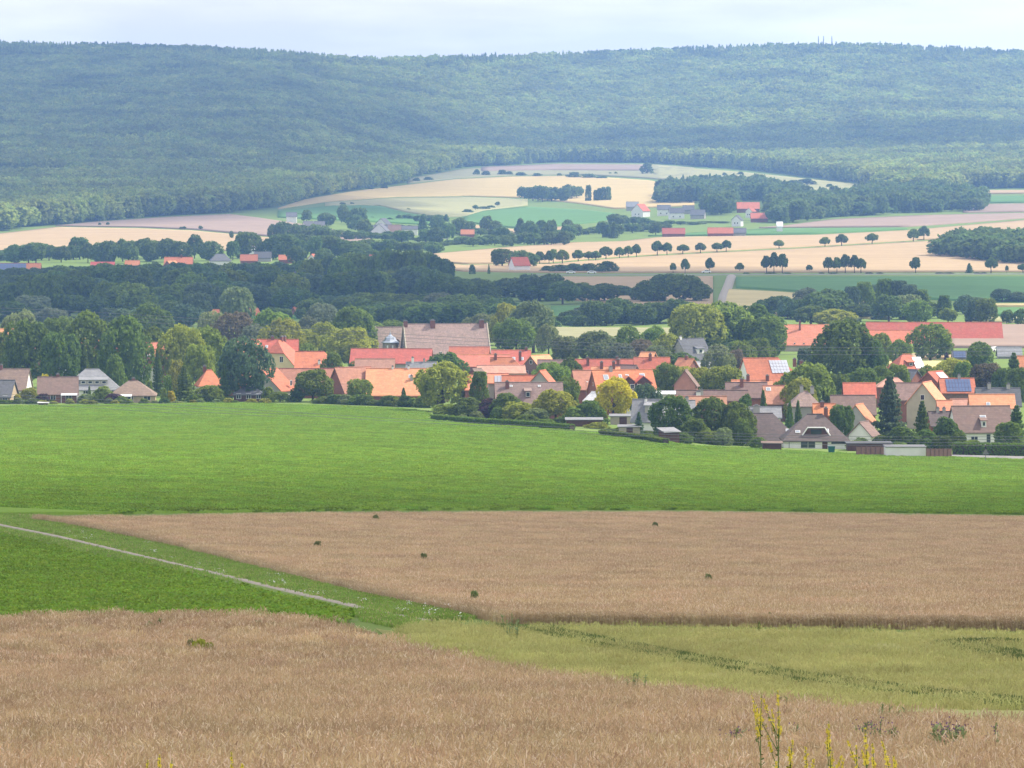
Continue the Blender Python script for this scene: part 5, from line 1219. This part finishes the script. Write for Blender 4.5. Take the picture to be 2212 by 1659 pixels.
row([(620,462),(700,466),(790,468),(870,462),(950,460),(985,470)], 3300, (18, 28), 17, ['far'], None, 'trees of the far hamlet', lod='lo', kinds=('broad', 'conifer'))
row([(1330,465),(1420,475),(1500,478),(1600,482),(1700,482)], 3150, (20, 32), 14, ['far'], None, 'trees of the far hamlet', lod='lo')
row([(590,482),(700,489),(800,504),(900,509),(955,514)], 2790, (20, 34), 14, ['far', 'belt'], None, 'trees of the far hamlet', lod='lo')
row([(590,508),(700,513),(800,520),(900,522),(960,522)], 2540, (22, 36), 12, ['far', 'belt'], None, 'trees of the far hamlet', lod='lo')
row([(960,518),(1050,509),(1130,505),(1240,499)], 2690, (20, 34), 12, ['far', 'belt'], None, 'trees of the far hamlet', lod='lo')
row([(965,494),(1050,496),(1130,500),(1240,497),(1330,486),(1440,484)], 2960, (20, 34), 10, ['far', 'belt'], None, 'trees of the far hamlet', lod='lo')
# ------------------------------------------------------------------ woods that read as one mass
for t_ in ('broad', 'conifer'):
    for v_ in range(3):
        tree_mesh(t_, v_, 'lo')
def wood_protos(tone):
    ps = []
    for t_, v_, n, ls in (('broad', 0, 260, .085), ('broad', 1, 260, .085), ('broad', 2, 260, .085), ('conifer', 0, 320, .07)):
        C, U, Vv = crown(t_, 900 + v_, n, ls, up=1.1)
        ps.append(proto('w%s%d' % (t_, v_), quads('w%s%d' % (t_, v_), C, U, Vv, [LEAF[tone]])))
    return ps
def wood(name, label, lower, upper, spacing, h, hw, con, x0, x1, d0, d1, keep=None, tone='forest', drop=0):
    out = []; d = d0; lo, up = curve(lower), curve(upper)
    while d < d1:
        wl = (x0 - 1106) / F * d; wr = (x1 - 1106) / F * d; n = int((wr - wl) / spacing)
        X = np.linspace(wl, wr, n) + RNG.uniform(-.5, .5, n) * spacing; Y = d + RNG.uniform(-.5, .5, n) * spacing
        out.append(np.stack([X, Y], -1)); d += spacing
    A = np.concatenate(out); z, px, py = ground_xy(A[:, 0], A[:, 1]); ok = (py < lo(px)) & (py > up(px))
    if keep is not None: ok &= keep(px, py)
    if drop: ok &= RNG.random(len(ok)) > drop * (.4 + 1.2 * (np.sin(px * .05 + 2) * np.sin(py * .17 + px * .02) > .1))
    A = A[ok]; z = z[ok]; px = px[ok]; py = py[ok]; n = len(A)
    c = con(px, py); pick = np.where(RNG.random(n) < c, 3, RNG.integers(0, 3, n))
    hh = RNG.uniform(h[0], h[1], n); ww = RNG.uniform(hw[0], hw[1], n); ww = np.where(pick == 3, ww * .62, ww); hh = np.where(pick == 3, hh * 1.12, hh)
    o = scatter(name, np.stack([A[:, 0], A[:, 1], z], -1), RNG.uniform(0, 6.28, n), np.stack([ww, ww, hh], -1), pick, wood_protos(tone), label)
    print(name, n)
    return o
FLOW = [(-400,512),(0,501),(90,488),(350,467),(495,460),(600,447),(660,429),(760,412),(870,396),(885,384),(1000,362),(1200,351),(1400,352),(1640,369),(1870,398),(1900,420),(2000,428),(2100,408),(2600,404)]
wood('forest', 'blue hazy mountain forest covering the ridge behind the valley', FLOW, [(-400,130),(2600,130)], 9.0, (12, 17), (11, 15.5),
     lambda x, y: np.clip(np.where(y < 150, .6, .06) + .3 * (np.sin(x * .013 + y * .05) > .55), 0, .9), -260, 2480, 3000, 7300,
     keep=lambda x, y: ~((x < 150) & (y > 384) & (y < 402)))
HB = [(1420,1525,440,490),(1585,1665,435,500)]
def keepw(x, y):
    ok = np.ones(x.shape, bool)
    for a, b, c, e in HB: ok &= ~((x > a) & (x < b) & (y > c) & (y < e))
    return ok
wood('far_wood', 'dusky hillside wood behind the row of white houses', [(1436,455),(1520,462),(1600,470),(1650,487),(1720,484),(1800,470),(2000,460),(2110,457)], [(1436,420),(1500,412),(1600,410),(1640,408),(1700,425),(1760,448),(1830,438),(1900,425),(2000,420),(2110,440)], 8.5, (7, 14.5), (8, 13),
     lambda x, y: .1 + 0 * x, 1436, 2110, 3100, 4600, keepw, 'far', .35)
wood('field_copse', 'dense dark copse at the edge of the tan slope field', [(2038,556),(2100,562),(2212,574),(2400,585)], [(2038,552),(2060,540),(2100,534),(2212,538),(2400,545)], 7.5, (7.5, 11.5), (8, 12), lambda x, y: .05 + 0 * x, 2040, 2400, 2200, 2800, tone='far', drop=.15)
# ------------------------------------------------------------------ small things of the village
def fence(label, x0, x1, y, h, mt, nm='fence', n=6, cat='fence'):
    a = np.array(gpt(x0, y)); b = np.array(gpt(x1, y)); root = empty(nm, tuple(a)); v = Vector(b - a); dv = v / n
    sd = v.normalized().cross(Vector((0, 0, 1))) * .05
    for i in range(n):
        m = MB(); m.obox(dv * i + v.normalized() * .05 - Vector((0, 0, .3)), dv - v.normalized() * .1, sd, (0, 0, h + .3)); m.build('panel', mt, root)
        m = MB(); m.obox(dv * i - sd - v.normalized() * .05 - Vector((0, 0, .3)), v.normalized() * .1, sd * 3, (0, 0, h + .42)); m.build('post', WOODF, root)
    tag(root, label, cat)
fence('brown panel fence between the white bungalow and the white wall', 1850, 1912, 986, 1.7, WOODF)
fence('brown panel fence right of the white wall', 2001, 2056, 990, 1.7, WOODF)
def white_wall():
    a = np.array(gpt(1914, 988)); root = empty('garage', tuple(a)); w = 86 / F * a[1]
    m = MB(); m.box(0, w, 0, 5, -.5, 1.75); m.build('wall', WALL['white'], root)
    m = MB(); m.box(-.15, w + .15, -.15, 5.2, 1.76, 1.92); m.build('flat_roof', ROOF['grey'], root)
    tag(root, 'long white flat roofed garage wall between two brown fences', 'garage')
white_wall()
def flat_shed(x, y, w, dep, h, wm, rm, label, tilt=.25, rz=0):
    a = gpt(x, y); root = empty('garden_shed', (float(a[0]), float(a[1]), float(a[2])), math.radians(rz))
    m = MB(); m.solid([(-w/2,0,-.4),(w/2,0,-.4),(w/2,dep,-.4),(-w/2,dep,-.4),(-w/2,0,h),(w/2,0,h),(w/2,dep,h+tilt),(-w/2,dep,h+tilt)], [(0,3,2,1),(0,1,5,4),(1,2,6,5),(2,3,7,6),(3,0,4,7),(4,5,6,7)]); m.build('wall', wm, root)
    o = .3; m = MB(); m.solid([(-w/2-o,-o,h+.02),(w/2+o,-o,h+.02),(w/2+o,dep+o,h+tilt+.02),(-w/2-o,dep+o,h+tilt+.02),(-w/2-o,-o,h+.14),(w/2+o,-o,h+.14),(w/2+o,dep+o,h+tilt+.14),(-w/2-o,dep+o,h+tilt+.14)],
        [(0,3,2,1),(4,5,6,7),(0,1,5,4),(1,2,6,5),(2,3,7,6),(3,0,4,7)]); m.build('roof', rm, root)
    m = MB(); m.box(-w*.15, w*.15, -.05, .03, 0, min(1.9, h - .1)); m.build('door', WALL['wood'], root)
    tag(root, label, 'shed')
flat_shed(1452, 958, 3.0, 2.6, 2.0, WALL['wood'], ROOF['grey'], 'small brown timber shed with slanting pale roof at the beet field', .7, 25)
flat_shed(1262, 922, 7, 3.5, 1.3, WALL['wood'], ROOF['grey'], 'long low grey garden shed behind the clipped hedge')
flat_shed(1346, 918, 5, 3, 1.7, WALL['beige'], ROOF['grey'], 'garden arbour with pale roof beside the golden tree')
flat_shed(1360, 940, 4, 2.4, 1.5, WALL['beige'], ROOF['grey'], 'pale garden hut below the golden tree')
flat_shed(1668, 974, 3.4, 2.0, 1.3, WALL['wood'], ROOF['brown'], 'low brown lean-to left of the white bungalow')
flat_shed(1878, 975, 8, 4, 1.4, WALL['wood'], ROOF['slate'], 'flat roofed carport right of the white bungalow', .1)
flat_shed(93, 876, 2.0, 1.2, .5, WALL['wood'], ROOF['white'], 'little white topped box at the left hedge', .1)
def bin_():
    a = gpt(1796, 981); root = empty('waste_bin', tuple(float(v) for v in a))
    m = MB(); m.solid([(-.5,-.4,0),(.5,-.4,0),(.5,.4,0),(-.5,.4,0),(-.6,-.5,1.3),(.6,-.5,1.3),(.6,.5,1.3),(-.6,.5,1.3)], [(0,3,2,1),(4,5,6,7),(0,1,5,4),(1,2,6,5),(2,3,7,6),(3,0,4,7)])
    m.build('body', mat('bin_green', (.02,.12,.10), rough=.5), root)
    m = MB(); m.box(-.64, .64, -.55, .5, 1.31, 1.45); m.build('lid', mat('bin_lid', (.02,.10,.09), rough=.5), root)
    tag(root, 'dark green waste bin at the bungalow garage', 'bin')
bin_()
def signpost():
    a = gpt(2129, 1000); root = empty('road_sign', tuple(float(v) for v in a))
    m = MB(); m.tube([(0,0,-.4),(0,0,2.2)], .06); m.build('post', METAL, root)
    m = MB(); m.solid([(-.55,-.08,1.5),(.55,-.08,1.5),(0,-.08,2.5),(-.55,-.05,1.5),(.55,-.05,1.5),(0,-.05,2.5)], [(0,1,2),(3,5,4),(0,3,4,1),(1,4,5,2),(2,5,3,0)]); m.build('triangle_plate', CAPM, root)
    tag(root, 'grey backed triangular road sign standing by the lane', 'sign')
signpost()
def lamp(x, y, h, label):
    a = gpt(x, y); root = empty('street_lamp', tuple(float(v) for v in a))
    m = MB(); m.tube([(0,0,-.5),(0,0,h),(.2,-.3,h+.25)], [.07,.05,.04]); m.build('post', METAL, root)
    m = MB(); m.box(.05, .4, -.9, -.2, h+.2, h+.34); m.build('lamp_head', FRAME, root); tag(root, label, 'lamp')
lamp(1266, 905, 7.5, 'slender pale street lamp beside the large red farmhouse gable')
# cars on the valley road
def car(x, y, label, rz=0, col='white'):
    a = gpt(x, y); root = empty('parked_car', (float(a[0]), float(a[1]), float(a[2]) + .3), math.radians(rz))
    pr = [(-2.1,.35),(-2.15,.75),(-1.9,.95),(-1.3,1.0),(-.7,1.42),(.7,1.45),(1.4,1.0),(2.0,.9),(2.15,.6),(2.1,.35)]
    m = MB(); n = len(pr); w = .85
    for i in range(n):
        (x0, z0), (x1, z1) = pr[i], pr[(i+1) % n]; m.poly([(x0,-w,z0),(x1,-w,z1),(x1,w,z1),(x0,w,z0)][::-1])
    m.poly([(q[0], -w, q[1]) for q in pr][::-1]); m.poly([(q[0], w, q[1]) for q in pr])
    m.build('body', FRAME, root)
    for s in (-1, 1):
        m = MB(); m.solid([(-1.15,s*.86,1.02),(1.2,s*.86,1.02),(.65,s*.86,1.36),(-.65,s*.86,1.36),(-1.15,s*.87,1.02),(1.2,s*.87,1.02),(.65,s*.87,1.36),(-.65,s*.87,1.36)], [(0,1,2,3),(4,7,6,5),(0,4,5,1),(1,5,6,2),(2,6,7,3),(3,7,4,0)]); m.build('side_window', GLASS, root)
        for xx in (-1.3, 1.35):
            m = MB(); m.tube([(xx, s*.72, .32), (xx, s*.9, .32)], .32, 12); m.build('wheel', WALL['wood'], root)
    tag(root, label, 'car')
car(1233, 592.5, 'white car on the valley road behind the dark shrubs')
car(1278, 592.5, 'second white car on the valley road nearer the open field', 180)
car(1526, 591.5, 'white car on the valley road below the lower tree row')
car(2150, 762, 'white van like car parked at the end of the long red barn', 40)
# ------------------------------------------------------------------ power lines across the village
def wire(label, pts, off, group):
    a = np.array(pts, float); n = 60; t = np.linspace(0, 1, n)
    k = np.linspace(0, 1, len(a)); x = pchip(k, a[:, 0], t); y = pchip(k, a[:, 1], t); d = pchip(k, a[:, 2], t)
    m = MB(); m.tube([P(x[i], y[i] + off, d[i]) for i in range(n)], .035, 4)
    o = m.build('power_cable', METAL); tag(o, label, 'cable', group)
SA = [(-300,836,1000),(200,862,960),(560,886,930),(1000,912,890),(1500,934,850),(2000,944,820),(2500,940,800)]
SB = [(-300,652,1180),(300,680,1150),(800,718,1120),(1200,738,1100),(1650,750,1085),(2212,752,1070),(2500,748,1065)]
for i, o in enumerate((0, 6, 12, 19)): wire('thin sagging cable crossing low over the beet field edge', SA, o, 'cables over the beet field edge')
for i, o in enumerate((0, 7, 15)): wire('thin sagging cable crossing above the village roofs', SB, o, 'cables above the village roofs')
def pylon(x, y, d, label):
    t = P(x, y, d); g = gz(t.x, d); h = t.z - g + 1.0; root = empty('power_pole', (t.x, d, g))
    m = MB(); m.tube([(0,0,-1),(0,0,h)], [.2,.13], 8); m.build('mast', WALL['wood'], root)
    for z in (h - .3, h - 1.5):
        m = MB(); m.box(-1.2, 1.2, -.08, .08, z - .08, z + .08); m.build('cross_arm', WALL['wood'], root)
    tag(root, label, 'pole')
pylon(-300, 836, 1000, 'wooden power pole left of the low grey roofed house')
pylon(2500, 940, 800, 'wooden power pole right of the lane')
# masts on the ridge
for x in (1768, 1779, 1797):
    d = 7250; t = P(x, 78, d); g = gz(t.x, d); m = MB(); m.tube([(0,0,0),(0,0,t.z - g)], [1.2,.5], 6)
    o = m.build('radio_mast', METAL, loc=(t.x, d, g)); tag(o, 'faint slender radio mast on the mountain ridge', 'mast', 'radio masts on the ridge')
# ------------------------------------------------------------------ weeds in the near field
def clover(x, ytop, d, seed, label, group=None, branches=5):
    """yellow sweet clover: tall branching stem with long flower spikes"""
    rr = np.random.default_rng(seed); t = P(x, ytop, d); g = gz(t.x, d); h = t.z - g; root = empty('sweet_clover', (t.x, d, g))
    st = MB(); fl = ([], [], []); lf = ([], [], [])
    def spike(p0, p1, n):
        p0, p1 = np.array(p0), np.array(p1)
        for _ in range(n):
            f = rr.uniform(.0, 1); c = p0 + (p1 - p0) * f + rr.normal(0, .010 * (1.25 - f), 3)
            s = rr.uniform(.010, .016) * (1.15 - .5 * f); nn = unit(rr.normal(0, 1, 3)); a = unit(np.cross(nn, rr.normal(0, 1, 3))); b = np.cross(nn, a)
            fl[0].append(c); fl[1].append(a * s); fl[2].append(b * s)
    def leaf(c, n=3):
        for _ in range(n):
            dv = unit(np.array([rr.normal(), rr.normal(), rr.uniform(-.2, .8)])); s = rr.uniform(.012, .022); sd = unit(np.cross(dv, [0, 0, 1]))
            lf[0].append(np.array(c) + dv * s); lf[1].append(sd * s * .5); lf[2].append(dv * s)
    main = [(0, 0, -.1), (rr.normal(0, .02), rr.normal(0, .02), h * .45), (rr.normal(0, .03), 0, h * .8), (0, 0, h)]
    st.tube(main, [.009, .007, .005, .003], 5)
    spike((main[2][0], main[2][1], h * .80), (0, 0, h), 36)
    for k in range(branches):
        z = h * rr.uniform(.35, .78); an = rr.uniform(0, 6.28); ln = h * rr.uniform(.15, .3); sp = rr.uniform(.25, .55)
        e = (math.cos(an) * ln * sp, math.sin(an) * ln * sp, min(h * .97, z + ln)); mid = (e[0] * .55, e[1] * .55, z + (e[2] - z) * .45)
        st.tube([(0, 0, z), mid, e], [.005, .004, .002], 5); spike(mid, e, 26); leaf(mid, 4); leaf((0, 0, z), 5)
    for _ in range(14): leaf((rr.normal(0, .02), rr.normal(0, .02), h * rr.uniform(.2, .85)), 3)
    st.build('stem', STEM, root)
    tag(link('flower_spikes', quads('flower_spikes', *map(np.array, fl), [YEL]), root), kind='stuff')
    tag(link('leaves', quads('leaves', *map(np.array, lf), [STEM]), root), kind='stuff')
    tag(root, label, 'wildflower', group)
clover(1680, 1492, 48, 1, 'tallest yellow sweet clover with two long flower spikes at the field edge', branches=6)
clover(1645, 1502, 48, 2, 'slim yellow sweet clover leaning beside the tallest one', branches=3)
clover(1790, 1558, 46, 3, 'branched yellow sweet clover with bare tip right of the tallest one', branches=5)
clover(1868, 1570, 44, 12, 'thin yellow sweet clover beside the branched one', branches=3)
gl_ = 'short yellow sweet clover just reaching above the grain'
for i, (x, y, d) in enumerate([(1712,1600,42),(1740,1614,42),(1850,1612,41),(1885,1604,42),(1905,1598,43),(1930,1632,41),(345,1630,41),(372,1638,41),(500,1625,42),(318,1642,40)]):
    clover(x, y, d, 30 + i, gl_, 'short clover in the grain', branches=3)
def thistle(x, ytop, yb, seed, label, group, n=5, sp=.5, heads=True):
    yg = yb
    for _ in range(4): yg = yb + .8 * float(invd(x, yg)) * F
    d = 1 / float(invd(x, yg)); t = P(x, ytop, d); g = gz(t.x, d); h = t.z - g; rr = np.random.default_rng(seed); root = empty('thistle', (t.x, d, g))
    st = MB(); lf = ([], [], []); hd = ([], [], [])
    for k in range(n):
        ox, oy = rr.normal(0, sp * .4, 2); hh = h * rr.uniform(.82, 1.0)
        st.tube([(ox*.5, oy*.5, -.1), (ox*.8, oy*.8, hh*.6), (ox, oy, hh)], [.014, .011, .007], 5)
        for _ in range(26):
            z = hh * rr.uniform(.6, .98); dv = unit(np.array([rr.normal(), rr.normal(), rr.uniform(-.1, .9)])); s = rr.uniform(.03, .075) * (1.2 - .5*z/hh); sd = unit(np.cross(dv, [0, 0, 1]))
            f = z / hh; lf[0].append(np.array([ox*(.5+.5*f), oy*(.5+.5*f), z]) + dv * s); lf[1].append(sd * s * .35); lf[2].append(dv * s)
        if heads:
            for _ in range(4):
                c = np.array([ox, oy, hh]) + rr.normal(0, .04, 3)
                for __ in range(3):
                    nn = unit(rr.normal(0, 1, 3)); a = unit(np.cross(nn, rr.normal(0, 1, 3))); hd[0].append(c); hd[1].append(a * .011); hd[2].append(np.cross(nn, a) * .011)
    st.build('stem', THLEAF, root); tag(link('leaves', quads('leaves', *map(np.array, lf), [THLEAF]), root), kind='stuff')
    if heads: tag(link('flower_heads', quads('flower_heads', *map(np.array, hd), [PURP]), root), kind='stuff')
    tag(root, label, 'thistle' if heads else 'weed', group)
for i, (x, yt, yb, n) in enumerate([(2035,1556,1618,8),(2065,1560,1622,8),(2085,1562,1612,5),(1885,1553,1608,7),(1868,1556,1600,5),(1945,1566,1606,3),(1918,1578,1606,3),(2125,1572,1612,3),(2170,1570,1612,3),(1580,1572,1612,7),(1600,1574,1608,5),(1706,1568,1600,4)]):
    thistle(x, yt, yb, 70 + i, 'thistle clump with small purple heads standing above the grain', 'thistles in the near grain', n, .35)
for i, (x, y, s) in enumerate([(1915,1520,18),(1930,1524,20),(1950,1524,16),(1700,1495,20),(1372,1452,20),(1385,1450,16),(1108,1322,22),(1105,1330,18)]):
    thistle(x, y, y + s + 16, 170 + i, 'dark upright weed stems at the margin of the barley field', 'dark weeds at the barley margin', 4, .4, False)
WL = 'small green weed clump poking out of the ripe grain'
for i, (x, y, s) in enumerate([(430,1392,44),(412,1390,30),(452,1395,34),(345,1348,26),(322,1349,24),(556,1343,22),(590,1347,14),(343,1488,22),(228,1484,14),(275,1490,10),(566,1463,14),(650,1457,12),(706,1508,12),(672,1512,9),(570,1492,10),(980,1510,14),(890,1514,12),(1092,1513,12),(1060,1505,10),(1158,1556,20),(1172,1562,14),(1310,1520,16),(1335,1520,14),(1170,1480,10),(825,1283,26),(908,1290,14),(1025,1278,12),(1664,1326,14),(2076,1333,16),(686,1170,10),(916,1196,9),(1530,1240,9),(812,1102+12,8),(1415,1130,8),(1640,1345,8)]):
    yg = y + s * .12
    for _ in range(4): yg = min(y + s * .12 + .62 * float(invd(x, yg)) * F, float(curve(F3L)(x)) - 2) if y < 1340 and x > 76 else y + s * .12 + .85 * float(invd(x, yg)) * F
    d = 1 / float(invd(x, yg))
    T(x, y - s * .28, s * (1.8 if y < 1340 else 1), d, 'bush', 'yg' if s > 30 else 'pale', WL, 'weeds in the ripe grain', name='weed_clump', lod='lo')
# ------------------------------------------------------------------ labels of the trees: what they stand beside
AUTO = []
for (o, X, Y, kind, tone, h, w) in TREE_LIST:
    if 'label' in o: continue
    best = min(HOUSES, key=lambda q: abs(q[1] - X) * 1.0 + abs(q[2] - Y) * .8)
    rel = 'behind' if Y > best[2] + 6 else 'in front of' if Y < best[2] - 6 else 'beside'
    shape = {'broad': 'rounded tree', 'bush': 'bush', 'conifer': 'conifer', 'column': 'columnar tree', 'lolli': 'tree'}[kind]
    size = 'big ' if h > 11 else 'small ' if h < 3.2 and kind != 'bush' else 'low ' if h < 1.8 else ''
    lab = f'{size}{TONE[tone]} {shape} {rel} {best[0]}'
    o['label'] = ' '.join(lab.split()[:16]); AUTO.append((o, h, w, lab))
from collections import Counter
_c = Counter(a[3] for a in AUTO)
for (o, h, w, lab) in AUTO:
    if _c[lab] > 1:
        q = h / w; s_ = 'tall slim ' if q > 1.35 else 'wide spreading ' if q < .78 else 'upright ' if h > 9 and not lab.startswith('big') else ''
        o['label'] = ' '.join((s_ + lab).split()[:16])
_c = Counter(a[0]['label'] for a in AUTO)
for (o, h, w, lab) in AUTO: o['group'] = o['label'] if _c[o['label']] > 1 else o.get('group', 'trees and bushes of the village')
# ------------------------------------------------------------------ hazy air
hz = MB(); hz.box(-3200, 3200, -80, 8600, -66.5, 190)
HM = bpy.data.materials.new('haze_air'); HM.use_nodes = True
t = HM.node_tree; t.nodes.clear(); oo = t.nodes.new('ShaderNodeOutputMaterial'); pv = t.nodes.new('ShaderNodeVolumePrincipled')
pv.inputs['Color'].default_value = (.28, .50, 1.0, 1); pv.inputs['Density'].default_value = 0.98e-4; pv.inputs['Anisotropy'].default_value = .2
t.links.new(pv.outputs[0], oo.inputs['Volume'])
haze = hz.build('haze', HM); tag(haze, kind='stuff')
haze['label'] = 'pale blue summer haze filling the valley air'
# ------------------------------------------------------------------ clouds high above, drifting between the sun and the land
CM = bpy.data.materials.new('cloud_vapour'); CM.use_nodes = True
t = CM.node_tree; t.nodes.clear(); co_ = t.nodes.new('ShaderNodeOutputMaterial')
tcn = t.nodes.new('ShaderNodeTexCoord'); ln_ = t.nodes.new('ShaderNodeVectorMath'); ln_.operation = 'LENGTH'
xy_ = t.nodes.new('ShaderNodeVectorMath'); xy_.operation = 'MULTIPLY'; xy_.inputs[1].default_value = (1, 1, 0)
t.links.new(tcn.outputs['Object'], xy_.inputs[0]); t.links.new(xy_.outputs[0], ln_.inputs[0])
nz = t.nodes.new('ShaderNodeTexNoise'); nz.inputs['Scale'].default_value = 2.2; nz.inputs['Detail'].default_value = 4
t.links.new(tcn.outputs['Object'], nz.inputs['Vector'])
ma = t.nodes.new('ShaderNodeMath'); ma.operation = 'MULTIPLY_ADD'; ma.inputs[1].default_value = .5
t.links.new(nz.outputs['Fac'], ma.inputs[0]); t.links.new(ln_.outputs['Value'], ma.inputs[2])
mr_ = t.nodes.new('ShaderNodeMapRange'); mr_.inputs['From Min'].default_value = 1.22; mr_.inputs['From Max'].default_value = .88
mr_.inputs['To Min'].default_value = 0.0; mr_.inputs['To Max'].default_value = .82
t.links.new(ma.outputs[0], mr_.inputs['Value'])
dfs = t.nodes.new('ShaderNodeBsdfDiffuse'); dfs.inputs['Color'].default_value = (.9, .9, .9, 1)
trl = t.nodes.new('ShaderNodeBsdfTranslucent'); trl.inputs['Color'].default_value = (.30, .31, .33, 1)
m1_ = t.nodes.new('ShaderNodeMixShader'); m1_.inputs[0].default_value = .5
t.links.new(dfs.outputs[0], m1_.inputs[1]); t.links.new(trl.outputs[0], m1_.inputs[2])
trn = t.nodes.new('ShaderNodeBsdfTransparent'); m2_ = t.nodes.new('ShaderNodeMixShader')
t.links.new(mr_.outputs[0], m2_.inputs[0]); t.links.new(trn.outputs[0], m2_.inputs[1]); t.links.new(m1_.outputs[0], m2_.inputs[2])
t.links.new(m2_.outputs[0], co_.inputs['Surface'])
def cloud(cx, cy, rx, ry, alt=1500, th=60, rz=0):
    n, k = 48, 20; r2 = np.random.default_rng(int(cx * 3 + cy) % 9999)
    th_ = np.linspace(0, 2*np.pi, n, endpoint=False); ph = np.linspace(-np.pi/2, np.pi/2, k)
    wob = 1 + .12 * np.sin(th_ * 3 + r2.uniform(0, 6)) + .08 * np.sin(th_ * 5 + r2.uniform(0, 6)) + .05 * np.sin(th_ * 9 + r2.uniform(0, 6))
    V = np.stack([np.cos(ph)[:, None] * np.cos(th_) * wob, np.cos(ph)[:, None] * np.sin(th_) * wob, np.repeat(np.sin(ph)[:, None], n, 1) * (1 + .2 * np.sin(th_ * 4))], -1)
    i = np.arange(k - 1)[:, None] * n; j = np.arange(n)[None]; j2 = (j + 1) % n
    fc = np.stack([i + j, i + j2, i + n + j2, i + n + j], -1).reshape(-1, 4)
    o = link('cloud', np_mesh('cloud', V.reshape(-1, 3), np.full(len(fc), 4), fc.ravel(), [CM], smooth=True))
    f = (alt + 60) / L.z
    o.location = (cx + L.x * f, cy + L.y * f, alt); o.scale = (rx, ry, th); o.rotation_euler = (0, 0, math.radians(rz)); tag(o, kind='structure')
cloud(-960, 4800, 1000, 2700)
cloud(420, 5600, 950, 360, 1750)
cloud(-430, 3620, 430, 640)
cloud(-90, 1900, 380, 390)
cloud(190, 240, 380, 480)
